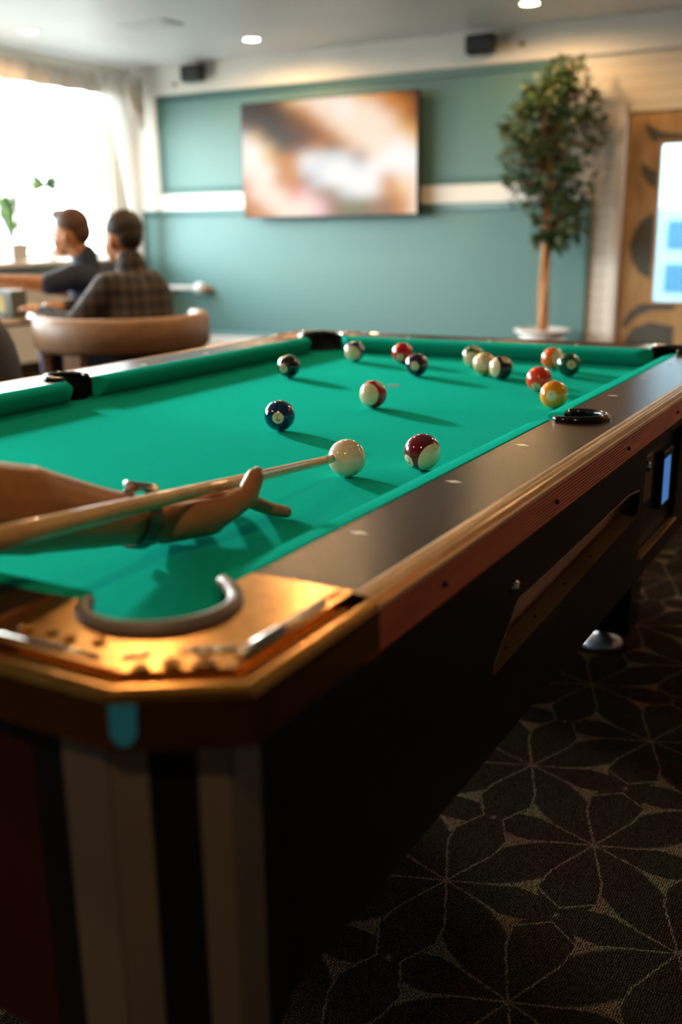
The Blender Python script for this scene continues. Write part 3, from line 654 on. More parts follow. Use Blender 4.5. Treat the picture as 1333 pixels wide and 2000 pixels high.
# ------------------------------------------------------------------ balls
RB = .0286
def ball_mat(name, col, stripe):
    mt = P(name, col, .08, spec=.6, coat=.5); cream = (.82, .66, .44)
    if stripe:
        tc = N(mt, 'ShaderNodeTexCoord'); s = N(mt, 'ShaderNodeSeparateXYZ'); L(mt, tc.outputs['Object'], s.inputs[0])
        g = math_(mt, 'LESS_THAN', math_(mt, 'ABSOLUTE', s.outputs[2]), .60*RB)
        mx = N(mt, 'ShaderNodeMix', data_type='RGBA'); mx.inputs[6].default_value = (*cream, 1); mx.inputs[7].default_value = (*col, 1)
        L(mt, g, mx.inputs[0]); L(mt, mx.outputs[2], bsdf(mt).inputs['Base Color'])
    return mt
M['disc'] = P('number_disc', (.76, .66, .45), .1, coat=.5); M['ink'] = P('number_ink', (.02, .02, .02), .2)
G = {'0': [[(0, .5), (.1, .9), (.35, 1), (.6, .9), (.7, .5), (.6, .1), (.35, 0), (.1, .1), (0, .5)]], '1': [[(.15, .75), (.4, 1), (.4, 0)]], '2': [[(.05, .75), (.15, .95), (.4, 1), (.62, .88), (.62, .65), (.4, .4), (.05, 0), (.68, 0)]],
     '3': [[(.05, .9), (.35, 1), (.62, .85), (.6, .62), (.3, .52), (.62, .42), (.65, .15), (.35, 0), (.03, .1)]], '4': [[(.5, 0), (.5, 1), (.0, .3), (.7, .3)]], '5': [[(.62, 1), (.12, 1), (.08, .55), (.4, .62), (.66, .42), (.6, .1), (.3, 0), (.03, .1)]],
     '6': [[(.55, .98), (.2, .75), (.03, .35), (.15, .05), (.4, 0), (.64, .15), (.62, .42), (.38, .55), (.08, .42)]], '8': [[(.35, .53), (.08, .7), (.12, .93), (.35, 1), (.6, .93), (.62, .7), (.35, .53), (.03, .3), (.1, .06), (.35, 0), (.62, .06), (.68, .3), (.35, .53)]],
     '9': [[(.62, .58), (.32, .45), (.06, .6), (.08, .88), (.34, 1), (.6, .9), (.64, .58), (.5, .2), (.15, 0)]]}
def cap_mesh(r, ang, n=24, rings=5):
    vs = [(r, 0, 0)]; fs = []
    for j in range(1, rings+1):
        t = ang*j/rings
        for k in range(n): p = 2*PI*k/n; vs.append((r*math.cos(t), r*math.sin(t)*math.cos(p), r*math.sin(t)*math.sin(p)))
    for k in range(n): fs.append((0, 1+k, 1+(k+1) % n))
    for j in range(rings-1):
        for k in range(n): a = 1+j*n+k; b_ = 1+j*n+(k+1) % n; fs.append((a, b_, b_+n, a+n))
    return MB().add(vs, fs, True)
def numeral(txt, r, h):
    mb = MB(); x = -len(txt)*.42+.07; hw = .085
    for ch in txt:
        for pl in G[ch]:
            pts = [Vector(((x+px_), py_-.5)) for px_, py_ in pl]
            L_, R__ = [], []
            for i, p in enumerate(pts):
                a = pts[min(i+1, len(pts)-1)]-pts[max(i-1, 0)]; a.normalize(); nn = Vector((-a.y, a.x))*hw; L_.append(p+nn); R__.append(p-nn)
            def on(q): v_ = Vector((1, q.x*h/r, q.y*h/r)); v_.normalize(); return v_*r
            n = len(pts); mb.add([on(q) for q in L_]+[on(q) for q in R__], [(i, i+1, n+i+1, n+i) for i in range(n-1)])
        x += .84
    return mb
sphere_me = None
def pool_ball(x, y, col, txt, pole, num, label, stripe):
    # pole / num directions are given as (right, up, towards) seen from where the photographer stands
    global sphere_me
    c = Vector((x, y, B+RB+.0003)); tow = (CAM-c).normalized(); ri = Vector((0, 0, 1)).cross(tow).normalized(); uu = tow.cross(ri)
    def wv(v_): return (ri*v_[0]+uu*v_[1]+tow*v_[2]).normalized()
    X = wv(num) if num else None; Z = wv(pole)
    if stripe: X = (X-Z*X.dot(Z)).normalized() if X else Z.orthogonal().normalized()
    else: Z = (Z-X*Z.dot(X)).normalized()
    Y = Z.cross(X)
    if sphere_me is None:
        o = MB().ball((0, 0, 0), RB, 28).build('pool_ball', None, smooth=True); sphere_me = o.data
    else: o = bpy.data.objects.new('pool_ball', sphere_me.copy()); COL.objects.link(o)
    o.data.materials.clear(); o.data.materials.append(ball_mat('ball_'+(txt or 'cue'), col, stripe))
    m = Matrix((X, Y, Z)).transposed().to_4x4(); m.translation = c; o.matrix_world = m
    tag(o, label, 'pool ball', 'pool balls on the green cloth')
    if txt:
        for sgn in (1, -1):
            d = cap_mesh(RB+.00008, .38).build('number_disc', 'disc', o); nu = numeral(txt, RB+.0002, .0105 if len(txt) == 1 else .0085).build('numeral', 'ink', d)
            if sgn < 0: d.rotation_euler = (0, 0, PI)
    return o
up_ = (0, 1, 0)
cue = pool_ball(.351, .641, (.86, .64, .47), None, up_, (0, 0, 1), 'plain cream cue ball touched by the cue tip', False); cue.name = 'cue_ball'
PB = [(.435, .729, (.16, .008, .018), '15', (.63, -.44, .64), (-.79, -.47, .40), 'maroon striped ball right of the cue ball beside the long cushion', 1),
      (.062, .905, (.004, .02, .10), '2', (.25, -1, .1), (-.12, -.16, .98), 'dark blue solid ball left of the cue ball showing an upside-down 2', 0),
      (.102, 1.203, (.42, .008, .008), '11', (-.52, -.05, .85), (.5, .75, .40), 'red striped ball alone in the middle of the table', 1),
      (-.303, 1.864, (.006, .035, .18), '10', (-.33, -.33, .88), (.70, .46, .50), 'blue striped ball near the far left corner pocket', 1),
      (-.161, 1.881, (.60, .006, .012), '3', up_, (-.27, -.44, .85), 'crimson solid ball behind the dark purple ball by the far cushion', 0),
      (-.018, 1.670, (.025, .008, .035), '4', up_, (-.2, -.11, .97), 'dark purple solid ball in front of the crimson one', 0),
      (.044, 1.890, (.03, .10, .02), '14', (-.10, -.50, .86), (.3, .9, .1), 'green striped ball, farthest of the three pale striped balls in a row', 1),
      (.131, 1.752, (.75, .30, .02), '9', (-.35, .30, .88), (.8, -.2, .3), 'yellow striped ball, middle of the three pale striped balls in a row', 1),
      (.196, 1.698, (.02, .006, .035), '12', (-.85, 0, .53), (.37, .72, .60), 'purple striped ball, nearest of the three pale striped balls in a row', 1),
      (.252, 1.925, (.85, .12, .01), '13', (.78, .1, .62), (.2, -.8, .2), 'orange striped ball behind the green solid ball', 1),
      (.329, 1.815, (.006, .06, .035), '6', up_, (.24, .05, .97), 'dark green solid ball right of the orange striped ball', 0),
      (.343, 1.550, (.80, .035, .008), '5', up_, (-.25, -.63, .73), 'orange red solid ball just behind the yellow orange ball', 0),
      (.442, 1.350, (.88, .30, .01), '1', up_, (.2, .1, -1), 'yellow orange solid ball against the right cushion by the side pocket', 0),
      (-.301, 1.514, (.006, .006, .008), '8', up_, (.5, .2, -.8), 'black solid ball at the left side of the table', 0)]
for a_ in PB: pool_ball(*a_)
# ------------------------------------------------------------------ remeshed organic shapes
def remesh(mb, name, mat, voxel, parent=None, smooth=6, fac=.5):
    o = mb.build(name, mat, None, smooth=True)
    r = o.modifiers.new('r', 'REMESH'); r.mode = 'VOXEL'; r.voxel_size = voxel; r.use_smooth_shade = True
    s = o.modifiers.new('s', 'SMOOTH'); s.iterations = smooth; s.factor = fac
    dg = bpy.context.evaluated_depsgraph_get(); me = bpy.data.meshes.new_from_object(o.evaluated_get(dg)); old = o.data
    o.modifiers.clear(); o.data = me; bpy.data.meshes.remove(old)
    for p in me.polygons: p.use_smooth = True
    if parent: o.parent = parent
    return o
def cone(mb, a, b_, ra, rb, n=16, flat=None):
    a = Vector(a); b_ = Vector(b_); k = 6; mb.tube([a+(b_-a)*i/k for i in range(k+1)], [ra+(rb-ra)*i/k for i in range(k+1)], n)
    mb.ball(a, ra, 8); mb.ball(b_, rb, 8)
def chain(mb, pts, rads):
    for i in range(len(pts)-1): cone(mb, pts[i], pts[i+1], rads[i], rads[i+1])
# ------------------------------------------------------------------ the player: arm and bridge hand on the table
def Z(p): return Vector((p[0], p[1], p[2]+B))
player = empty('person', (.02, -.95, 0), 'person leaning over the near table end, watch on the forearm, hand bridging on the cloth', 'person')
body = MB()
wrist = (.330, .200, .042); arm_mid = (.300, .055, .086); elbow = (.225, -.085, .115); shoulder = (.02, -.42, .42)
chain(body, [Z(wrist), Z((.318, .13, .062)), Z(arm_mid), Z((.265, -.02, .105)), Z(elbow)], [.0265, .035, .047, .050, .046])
chain(body, [Z(elbow), Z((.13, -.24, .25)), Z(shoulder)], [.044, .050, .060])
# palm
palm = [((.333, .205, .036), (.300, .288, .030), .021, .014), ((.335, .205, .038), (.322, .302, .036), .022, .0150), ((.338, .210, .038), (.346, .308, .042), .022, .0150), ((.345, .215, .034), (.372, .270, .030), .022, .0185), ((.330, .21, .030), (.283, .270, .024), .020, .013)]
for a, b_, ra, rb in palm: cone(body, Z(a), Z(b_), ra, rb)
fing = [ [(.346, .308, .042), (.366, .350, .036), (.382, .380, .018), (.392, .405, .0085)],   # index
         [(.322, .302, .036), (.338, .352, .040), (.348, .388, .022), (.354, .412, .0085)],    # middle
         [(.300, .288, .030), (.300, .335, .038), (.303, .370, .022), (.306, .394, .0085)],
         [(.283, .270, .024), (.268, .306, .030), (.262, .332, .018), (.258, .350, .008)] ]
fr_ = [[.0125, .0100, .0088, .0078], [.0125, .0100, .0088, .0078], [.0115, .0095, .0082, .0074], [.0105, .0085, .0075, .0068]]
for f_, r_ in zip(fing, fr_): chain(body, [Z(p) for p in f_], r_)
thumb = [(.352, .228, .036), (.380, .278, .038), (.393, .316, .050), (.3925, .336, .070)]
chain(body, [Z(p) for p in thumb], [.022, .0180, .0140, .0115])
remesh(body, 'bare_arm', 'skin_tan', .0022, player, 5)
def nail(c, d, s=.0055):
    d = Vector(d).normalized(); mb = MB().ball((0, 0, 0), s, 8, (1, .8, .25)); q = Vector((0, 0, 1)).rotation_difference(d); mb.v = [tuple(q@Vector(v_)+Z(c)) for v_ in mb.v]; mb.build('fingernail', 'nail', player, smooth=True)
nail((.3945, .3425, .0795), (.1, .5, .8), .0058)
for c in ((.3895, .404, .0152), (.3535, .409, .0152), (.306, .391, .0150), (.258, .347, .0135)): nail(c, (0, .35, .9), .0048)
# rest of the player outside the frame
b2 = MB()
sh2 = (.44, -.62, .44); neck = (.24, -.44, .47); head = (.28, -.27, .52); hip = (.12, -1.05, .23)
for a, b_, ra, rb in [((.10, -.98, .26), (.12, -.62, .38), .135, .15), ((.18, -1.0, .26), (.32, -.66, .39), .135, .14), ((.08, -.48, .40), (.38, -.60, .42), .085, .085), ((.20, -.70, .38), (.22, -.50, .42), .13, .10)]: cone(b2, Z(a), Z(b_), ra, rb)
chain(b2, [Z(shoulder), Z((.11, -.27, .27))], [.072, .060]); chain(b2, [Z(sh2), Z((.55, -.95, .42))], [.072, .058])
remesh(b2, 'shirt', 'plum', .012, player, 5)
b3 = MB(); chain(b3, [Z((.55, -.95, .42)), Z((.455, -.66, .195))], [.045, .03]); cone(b3, Z((.455, -.66, .195)), Z((.445, -.605, .178)), .028, .024); chain(b3, [Z(neck), Z((.27, -.34, .50))], [.06, .055])
hc = Z(head); b3.ball(hc, .10, 12, (.76, 1.0, 1.12)); b3.ball(hc+Vector((.0, .06, -.05)), .06, 10); b3.ball(hc+Vector((0, .105, -.01)), .016, 8)
for s in (-1, 1): b3.ball(hc+Vector((s*.078, -.01, -.01)), .022, 8, (.4, 1, 1.4))
for k in range(4):
    a_ = Z((.440-.001*k, -.635+.020*k, .182-.002*k)); cone(b3, a_, a_+Vector((-.036, .0, -.022)), .010, .0085); cone(b3, a_+Vector((-.036, .0, -.022)), a_+Vector((-.028, .0, -.047)), .0085, .008); cone(b3, a_+Vector((-.028, .0, -.047)), a_+Vector((-.008, .0, -.050)), .008, .007)
cone(b3, Z((.450, -.63, .172)), Z((.444, -.595, .146)), .013, .009)
remesh(b3, 'head_and_grip_arm', 'skin_tan', .006, player, 4)
b4 = MB().ball(hc+Vector((0, -.02, .03)), .108, 12, (.8, .98, 1.05)); b4.build('hair', 'hair_dark', player, smooth=True)
b5 = MB()
for s in (-1, 1): chain(b5, [Z((.14+s*.09, -1.02, .20)), (.14+s*.13, -1.0, .5), (.14+s*.15, -1.12, .10)], [.115, .075, .055])
remesh(b5, 'trousers', 'denim', .012, player, 5)
for s in (-1, 1): MB().ball((.14+s*.15, -1.06, .05), .05, 10, (1, 2.6, .98)).build('shoe', 'shoe', player, smooth=True)
# wristwatch
wc = Z((.329, .190, .0475)); ax = (Z((.330, .200, .042))-Z((.316, .12, .066))).normalized()
watch = empty('wristwatch', wc, 'steel wristwatch with a linked bracelet on the player\'s wrist', 'watch')
side = ax.cross(Vector((0, 0, 1))).normalized(); top = side.cross(ax).normalized()
nl = 22
link = MB()
for k in range(nl):
    t0 = 2*PI*k/nl; t1 = 2*PI*(k+.88)/nl
    if 65 < math.degrees((t0+t1)/2) < 115: continue
    vs = []
    for t in (t0, t1):
        for rr in (1.0, 1.10):
            for q in (-.0085, .0085):
                vs.append((side*math.cos(t)*.0315*rr+top*math.sin(t)*.0325*rr)+ax*q)
    link.add(vs, [(0, 1, 3, 2), (4, 6, 7, 5), (0, 4, 5, 1), (2, 3, 7, 6), (0, 2, 6, 4), (1, 5, 7, 3)])
link.build('bracelet', 'steel', watch, bev=.0008)
tn = (top-side*.05).normalized()
MB().lathe([(.0003, .0), (.019, 0), (.0205, .003), (.0205, .007), (.018, .0095), (.0003, .0095)], tn*.031, 32, axis=tn).build('case', 'chrome', watch, smooth=False)
MB().lathe([(.0003, .0098), (.0165, .0098)], tn*.031, 24, axis=tn).build('dial', 'dial', watch)
for o_ in player.children: o_.matrix_parent_inverse = Matrix.Translation(-player.location)
# cue stick
cu = Vector((.065, -.993, .098)).normalized(); tipP = Z((.3425, .6115, .033)); 
q_ = empty('cue_stick', tipP, 'pale maple pool cue aimed at the cream cue ball', 'pool cue')
def cpt(s): return cu*s
MB().tube([cpt(0), cpt(.001), cpt(.007)], [.0045, .0058, .0062], 20).build('tip', 'tip', q_)
MB().tube([cpt(.007), cpt(.026)], [.0062, .0063], 20).build('ferrule', 'ferrule', q_)
MB().tube([cpt(.026), cpt(.3), cpt(.6), cpt(.85)], [.0063, .0078, .0105, .0118], 24).build('shaft', 'cue', q_)
MB().tube([cpt(.85), cpt(.87), cpt(1.42)], [.0122, .0125, .0148], 24).build('butt', 'wrap', q_)
# ------------------------------------------------------------------ ficus tree in the urn
def urn(root, s=1, mat='pot'):
    MB().lathe([(.001, .0), (.16*s, 0), (.165*s, .02*s), (.12*s, .05*s), (.135*s, .10*s), (.185*s, .15*s), (.205*s, .20*s), (.195*s, .235*s), (.165*s, .262*s), (.17*s, .285*s), (.215*s, .315*s), (.218*s, .33*s), (.19*s, .332*s), (.17*s, .31*s), (.001, .305*s)], n=36).build('urn', mat, root, smooth=True)
tree = empty('potted_ficus', (-1.50, 7.12, 0), 'tall ficus tree with a slim trunk in a white urn against the teal wall', 'potted tree')
urn(tree)
MB().lathe([(.001, .30), (.175, .298)], n=24).build('soil', 'soil', tree)
tr = MB(); 
for k in range(3):
    tr.tube([(.018*math.cos(k*2.1+z*4), .018*math.sin(k*2.1+z*4), .29+z) for z in [i*.1 for i in range(14)]], [.028-.0008*i for i in range(14)], 10)
tr.build('trunk', 'trunk', tree)
def leafm(mb, c, d, ln, wd, rnd):
    d = d.normalized(); s = d.cross(Vector((rnd.uniform(-1, 1), rnd.uniform(-1, 1), rnd.uniform(-.3, 1)))).normalized()*wd; u_ = s.cross(d).normalized()*wd*.25
    mb.add([c, c+d*ln*.35+s, c+d*ln*.35-u_, c+d*ln*.35-s, c+d*ln*.75+s*.7, c+d*ln*.75-u_, c+d*ln*.75-s*.7, c+d*ln], [(0, 1, 2), (0, 2, 3), (1, 4, 5, 2), (2, 5, 6, 3), (4, 7, 5), (5, 7, 6)])
rnd = random.Random(3); lf = MB(); br = MB()
blobs = []
prof_ = [(1.02, .05, .13), (1.12, .16, .2), (1.22, .10, .20), (1.35, .05, .27), (1.48, -.03, .30), (1.6, -.02, .34), (1.72, .00, .37), (1.85, .03, .36), (1.97, .05, .33), (2.08, .07, .27), (2.18, .10, .16)]
for z, cx, rr in prof_:
    nb = int(10+rr*42)
    for _ in range(nb):
        a = rnd.uniform(0, 2*PI); q = rr*math.sqrt(rnd.random()); c = Vector((cx-.02+q*math.cos(a), q*math.sin(a)*.8, z+rnd.uniform(-.07, .07)))
        c.y = min(c.y, .30)
        if rnd.random() < .55: br.tube([(0, 0, min(z-.15, 1.6)), (c*.5)+Vector((0, 0, (z-.05)*.5)), c], [.007, .004, .002], 5)
        for _ in range(rnd.randint(9, 15)):
            d = Vector((rnd.gauss(0, 1), rnd.gauss(0, 1), rnd.gauss(-.25, .7))); leafm(lf, c+d.normalized()*rnd.uniform(.0, .055), d, rnd.uniform(.05, .085), rnd.uniform(.012, .02), rnd)
lf.build('foliage', 'leaf', tree); br.build('branches', 'trunk', tree)
# ------------------------------------------------------------------ left wall dressing
def sheet(f, nu, nv, th=0):
    mb = MB(); vs = [f(i/nu, j/nv) for j in range(nv+1) for i in range(nu+1)]
    return mb.add(vs, [(j*(nu+1)+i, j*(nu+1)+i+1, (j+1)*(nu+1)+i+1, (j+1)*(nu+1)+i) for j in range(nv) for i in range(nu)], True)
tag(sheet(lambda u, v_: (WALLX+.10+.018*math.sin(u*2*PI*17)*(.4+v_), 7.30-u*5.2, 2.50-v_*(.155+.035*abs(math.sin(u*PI*17)))), 300, 5).build('curtain_valance', 'valance'), 'gathered beige valance across the top of the left window', 'curtain')
sw = tag(sheet(lambda u, v_: (WALLX+.165+.018*math.sin(u*26), 7.36-.02-u*(.14+.42*(1-v_)**2.2)+.0*v_, 2.47-v_*1.62), 40, 30).build('sheer_curtain', 'curtain'), 'white sheer curtain drawn to the corner of the left window', 'curtain')
jb = MB()
for k in range(26):
    a = rnd.uniform(0, 1); jb.tube([(WALLX+.24+rnd.uniform(-.02, .02), 7.36-.25*a, 2.50-.05*a), (WALLX+.26, 7.35-.22*a+rnd.uniform(-.03, .03), 2.42-.2*rnd.random()), (WALLX+.25, 7.36-.18*a, 2.36-.35*rnd.random())], [.012, .018, .006], 7)
tag(jb.build('curtain_tassel', 'valance'), 'bunched beige fabric tassel at the corner above the sheer curtain', 'curtain trim')
def sill_plant(loc, label, cat, kind):
    p = empty('potted_plant', loc, label, cat); lfm = MB()
    if kind == 0:
        MB().add([(a*.085, b_*.085, 0) for a, b_ in ((-1, -1), (1, -1), (1, 1), (-1, 1))]+[(a*.105, b_*.105, .15) for a, b_ in ((-1, -1), (1, -1), (1, 1), (-1, 1))], [(3, 2, 1, 0), (4, 5, 6, 7)]+[(i, (i+1) % 4, (i+1) % 4+4, i+4) for i in range(4)]).build('pot', 'pot', p, bev=.008)
        for _ in range(60):
            a = rnd.uniform(0, 2*PI); ln = rnd.uniform(.3, .62); sp_ = rnd.uniform(.05, .24); wd = rnd.uniform(.012, .028); s_ = Vector((-math.sin(a), math.cos(a), 0))*wd
            c = [Vector((math.cos(a)*sp_*t**1.6, math.sin(a)*sp_*t**1.6, .14+ln*t-.12*t**3)) for t in (0, .3, .6, .85, 1)]
            lfm.add([c[0]-s_*.4, c[0]+s_*.4, c[1]-s_, c[1]+s_, c[2]-s_, c[2]+s_, c[3]-s_*.6, c[3]+s_*.6, c[4]], [(0, 1, 3, 2), (2, 3, 5, 4), (4, 5, 7, 6), (6, 7, 8)])
    else:
        MB().lathe([(.001, 0), (.05, 0), (.06, .10), (.05, .10), (.001, .09)], n=20).build('pot', 'pot', p, smooth=True)
        MB().tube([(0, 0, .08), (.01, .01, .35), (0, .0, .62)], [.008, .006, .005], 8).build('stem', 'trunk', p)
        for _ in range(34):
            a = rnd.uniform(0, 2*PI); d = Vector((math.cos(a), math.sin(a), rnd.uniform(-.6, 1.0))); leafm(lfm, Vector((0, 0, .62)), d, rnd.uniform(.14, .22), .024, rnd)
    lfm.build('leaves', 'leaf2', p)
sill_plant((WALLX+.115, 5.70, WZ0-.003), 'broad spiky green plant in a square white pot on the window sill', 'potted plant', 0)
sill_plant((WALLX+.115, 6.14, WZ0-.003), 'small palm with a thin stem standing on the window sill', 'potted plant', 1)
# ------------------------------------------------------------------ seating
ch = empty('tub_chair', (-2.30, 3.17, 0), 'tan curved-back tub chair the man in plaid sits in', 'chair')
def bandm(r0, r1, z0, z1, a0, a1, n=40, rnd_=.02):
    prof = [(r0+rnd_, z0), (r1-rnd_, z0), (r1, z0+rnd_), (r1, z1-rnd_), (r1-rnd_, z1), (r0+rnd_, z1), (r0, z1-rnd_), (r0, z0+rnd_), (r0+rnd_, z0)]
    mb = MB(); mb.lathe(prof, n=n, a0=math.radians(a0), a1=math.radians(a1))
    for a in (a0, a1):
        t = math.radians(a); mb.add([(r*math.cos(t), r*math.sin(t), z) for r, z in prof[:-1]], [tuple(range(8))])
    return mb
bandm(.345, .42, .565, .725, -160, 62).build('backrest', 'tan', ch, smooth=None)
bandm(.36, .40, .32, .40, -160, 62).build('lower_rail', 'dark', ch)
MB().lathe([(.001, .435), (.30, .435), (.335, .42), (.34, .40), (.34, .34), (.001, .34)], n=36).build('seat', 'dark', ch, smooth=True)
for a in (-155, -85, -10, 55):
    t = math.radians(a); x, y = .375*math.cos(t), .375*math.sin(t); d = Vector((-math.sin(t), math.cos(t), 0))*.05; e_ = Vector((math.cos(t), math.sin(t), 0))*.022; c0 = Vector((x, y, 0))
    vs = [c0+d*a_+e_*b_+Vector((0, 0, zz)) for zz in (0, .575) for a_, b_ in ((-1, -1), (1, -1), (1, 1), (-1, 1))]
    MB().add(vs, [(3, 2, 1, 0), (4, 5, 6, 7)]+[(i, (i+1) % 4, (i+1) % 4+4, i+4) for i in range(4)]).build('leg', 'tanwood', ch, bev=.006)
ch2 = empty('tub_chair', (-2.90, 3.78, 0), 'dark low tub chair under the man in the navy jumper', 'chair')
bandm(.30, .36, .50, .62, -60, 150).build('backrest', 'dark', ch2); MB().lathe([(.001, .46), (.28, .46), (.30, .43), (.30, .34), (.001, .34)], n=32).build('seat', 'dark', ch2, smooth=True)
for a in (-50, 20, 90, 150): MB().tube([(.29*math.cos(math.radians(a)), .29*math.sin(math.radians(a)), 0), (.28*math.cos(math.radians(a)), .28*math.sin(math.radians(a)), .52)], .02).build('leg', 'tanwood', ch2)
tb = empty('cafe_table', (-3.13, 2.93, 0), 'small grey round table in front of the two seated men', 'table')
MB().lathe([(.001, .668), (.40, .668), (.41, .678), (.41, .693), (.40, .700), (.001, .700)], n=40).build('table_top', 'table', tb)
MB().tube([(0, 0, .02), (0, 0, .669)], .035).build('pedestal', 'black', tb); MB().lathe([(.001, .03), (.05, .03), (.22, .012), (.23, 0), (.001, 0)], n=32).build('base', 'black', tb)
bx = empty('napkin_box', (-2.90, 3.02, .700), 'smoked grey-green box holder standing on the small round table', 'box')
MB().box(-.10, .085, -.05, .05, 0, .135).build('body', 'greybox', bx, bev=.012); MB().box(-.01, .03, -.052, -.05, .03, .11).build('yellow_tag', 'brassspot', bx)
def cup(loc, label):
    c = empty('white_cup', loc, label, 'cup'); MB().lathe([(.001, 0), (.026, 0), (.04, .06), (.037, .06), (.024, .006), (.001, .006)], n=24).build('bowl', 'ceramic', c, smooth=True)
    MB().tube([(.036, 0, .05), (.058, 0, .045), (.056, 0, .022), (.03, 0, .015)], .004, 8).build('handle', 'ceramic', c)
cup((-2.98, 2.82, .700), 'white cup on the round table at the left edge of the picture'); cup((-2.88, 2.74, .700), 'white cup on the round table, nearer the plaid man\'s hand')
# black chair at the left edge
bc = empty('black_chair', (-1.62, 1.53, 0), 'black round-backed chair at the left edge beyond the table rail', 'chair')
MB().ball((.09, .0, .66), .21, 16, (.80, .95, 1.25)).build('backrest', 'dark', bc, smooth=True)
MB().box(-.22, .22, -.22, .22, .42, .49).build('seat', 'dark', bc, bev=.02, seg=4)
for a in (-1, 1):
    for b_ in (-1, 1): MB().tube([(a*.18, b_*.18, .42), (a*.22, b_*.21, 0)], [.018, .013]).build('leg', 'black', bc)
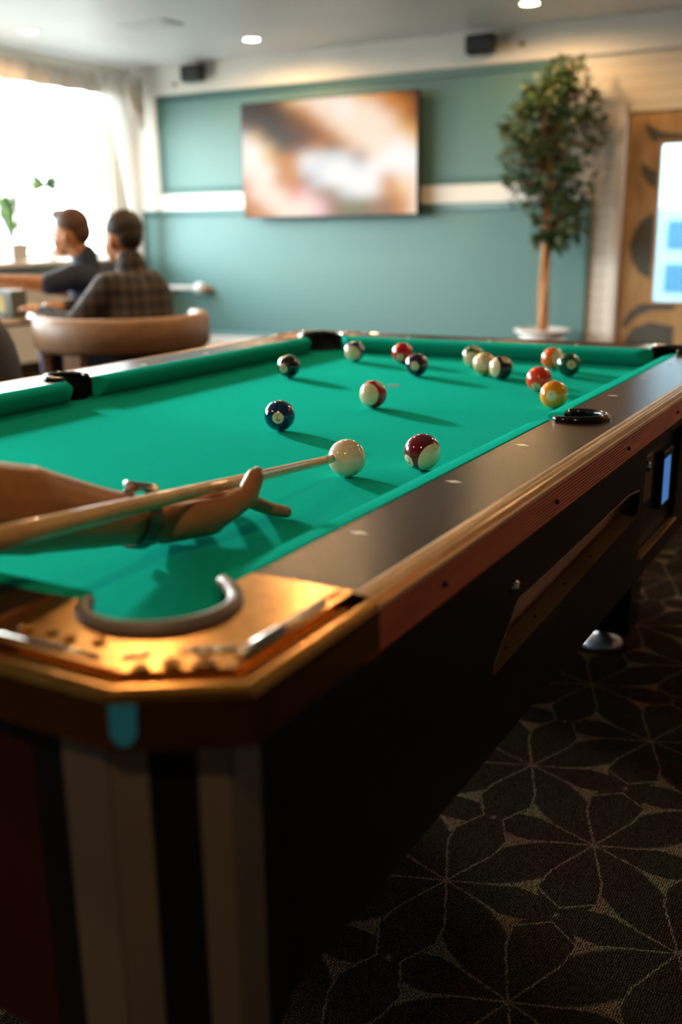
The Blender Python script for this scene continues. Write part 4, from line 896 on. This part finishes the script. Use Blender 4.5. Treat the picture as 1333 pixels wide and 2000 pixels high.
# ------------------------------------------------------------------ the two seated men
def seated(root, hip, chest, neck, head, face, shL, elL, haL, shR, elR, haR, kneeL, kneeR, footL, footR, mats, hairmat, longsleeve, name_cloth):
    V = Vector; face = V(face).normalized(); sd = face.cross(V((0, 0, 1))).normalized()
    head = V(head); neck = V(neck)
    b = MB()
    # head
    b.ball(head+V((0, 0, .02)), .098, 14, (.92, .92, 1.12)); b.ball(head+face*.045+V((0, 0, -.055)), .055, 10); b.ball(head+face*.075+V((0, 0, -.085)), .024, 8)
    cone(b, head+face*.085+V((0, 0, .015)), head+face*.112+V((0, 0, -.022)), .011, .014); b.ball(head+face*.088+V((0, 0, -.05)), .014, 8); b.ball(head+face*.078+V((0, 0, .035)), .03, 8)
    for s in (-1, 1):
        b.ball(head+sd*s*.088-face*.01+V((0, 0, -.012)), .024, 8, (.5, .5, 1.35)); b.ball(head+face*.062+sd*s*.035+V((0, 0, -.03)), .03, 8)
    cone(b, head-face*.02+V((0, 0, -.06)), neck, .056, .058); cone(b, neck, neck+(V(chest)-neck)*.45, .055, .04)
    for sh, el, ha in ((shL, elL, haL), (shR, elR, haR)):
        sh, el, ha = V(sh), V(el), V(ha); d = (ha-el).normalized(); chain(b, [sh, el], [.045, .041]); chain(b, [el, el+(ha-el)*.35, ha], [.042, .040, .027])
        cr = d.cross(V((0, 0, 1))).normalized(); cone(b, ha, ha+d*.065, .028, .026); cone(b, ha+cr*.018, ha+d*.07+cr*.024, .020, .018); cone(b, ha-cr*.018, ha+d*.07-cr*.024, .020, .018)
        for k in range(4):
            o_ = cr*(k-1.5)*.019; f0 = ha+d*.078+o_; f1 = f0+d*(.034-.004*abs(k-1.5))+V((0, 0, -.006)); f2 = f1+d*.028+V((0, 0, -.018)); chain(b, [f0, f1, f2], [.0105, .009, .008])
        chain(b, [ha+d*.02-cr*.03, ha+d*.055-cr*.05, ha+d*.085-cr*.05], [.013, .011, .009])
    remesh(b, 'bare_body', 'skin', .0065, root, 3)
    # eyes, mouth
    for s in (-1, 1): MB().ball(head+face*.092+sd*s*.032+V((0, 0, .008)), .009, 8).build('eye', 'ink', root, smooth=True)
    MB().ball(head+face*.098+V((0, 0, -.052)), .016, 8, (1, 1, .3)).build('mouth', 'lips', root, smooth=True)
    # shirt
    c = MB(); hip = V(hip); chest = V(chest)
    cone(c, hip+V((0, 0, .02))-sd*.06, chest-sd*.06, .125, .125); cone(c, hip+V((0, 0, .02))+sd*.06, chest+sd*.06, .125, .125)
    cone(c, chest-sd*.07, V(shL)*.6+V(shR)*.4+V((0, 0, -.01)), .12, .075); cone(c, V(shL), V(shR), .072, .072); cone(c, chest+sd*.05, V(neck)+V((0, 0, -.045)), .12, .072); cone(c, V(neck)+V((0, 0, -.06)), V(neck)+V((0, 0, .012)), .082, .070)
    for sh, el, ha in ((shL, elL, haL), (shR, elR, haR)):
        sh, el, ha = V(sh), V(el), V(ha); cone(c, sh, el if longsleeve else sh+(el-sh)*1.0, .070, .056)
        if longsleeve: chain(c, [el, ha-(ha-el)*.10], [.056, .040])
    remesh(c, name_cloth, mats[0], .010, root, 5)
    # hair cap
    h = MB(); h.ball(head-face*.012+V((0, 0, .058)), .099, 14, (.95, .95, .90)); h.ball(head-face*.042+V((0, 0, .020)), .078, 12, (.85, 1.0, 1.0)); h.ball(head+face*.055+V((0, 0, .105)), .046, 10, (1.1, 1.1, .75)); h.ball(head+face*.085+V((0, 0, .112)), .024, 8)
    remesh(h, 'hair', hairmat, .006, root, 3)
    t = MB()
    for k_, f_ in ((kneeL, footL), (kneeR, footR)): chain(t, [hip+V((0, 0, -.02)), V(k_), V(f_)], [.11, .075, .05])
    remesh(t, 'trousers', mats[1], .012, root, 4)
    for f_ in (footL, footR): MB().ball(V(f_)+face*.06+V((0, 0, -.045)), .048, 10, (1.9, 1.6, .9)).build('shoe', 'shoe', root, smooth=True)
pm = empty('person', (-2.28, 3.22, 0), 'person in a dark plaid shirt sitting with back turned, dark hair, forearm on the table', 'person')
pinv = lambda o, p: (p[0]-o.location.x, p[1]-o.location.y, p[2])
def rel(o, *ps): return [pinv(o, p) for p in ps]
hip, chest, nk, hd, sL, eL, hL, sR, eR, hR, kL, kR, fL, fR = rel(pm, (-2.22, 3.20, .56), (-2.27, 3.26, .79), (-2.345, 3.31, .945), (-2.40, 3.33, 1.065), (-2.32, 3.10, .845), (-2.40, 2.96, .68), (-2.65, 2.99, .735), (-2.36, 3.46, .85), (-2.52, 3.46, .72), (-2.72, 3.20, .74), (-2.62, 3.08, .545), (-2.62, 3.38, .545), (-2.66, 3.10, .10), (-2.66, 3.40, .10))
seated(pm, hip, chest, nk, hd, (-.95, .12, -.05), sL, eL, hL, sR, eR, hR, kL, kR, fL, fR, ('plaid', 'denim'), 'hair_dark', True, 'plaid_shirt')
pn = empty('person', (-2.88, 3.74, 0), 'brown-haired person in a navy jumper, seen from the side, reaching across the cafe table', 'person')
hip, chest, nk, hd, sL, eL, hL, sR, eR, hR, kL, kR, fL, fR = rel(pn, (-2.88, 3.74, .57), (-2.90, 3.66, .80), (-2.91, 3.60, .965), (-2.96, 3.56, 1.09), (-2.87, 3.46, .875), (-2.90, 3.31, .845), (-3.12, 3.10, .875), (-2.93, 3.82, .88), (-3.12, 3.76, .78), (-3.28, 3.56, .82), (-3.2, 3.58, .52), (-3.18, 3.8, .52), (-3.22, 3.60, .10), (-3.2, 3.84, .10))
seated(pn, hip, chest, nk, hd, (-.95, -.28, -.02), sL, eL, hL, sR, eR, hR, kL, kR, fL, fR, ('navy', 'denim'), 'hair', False, 'navy_jumper')
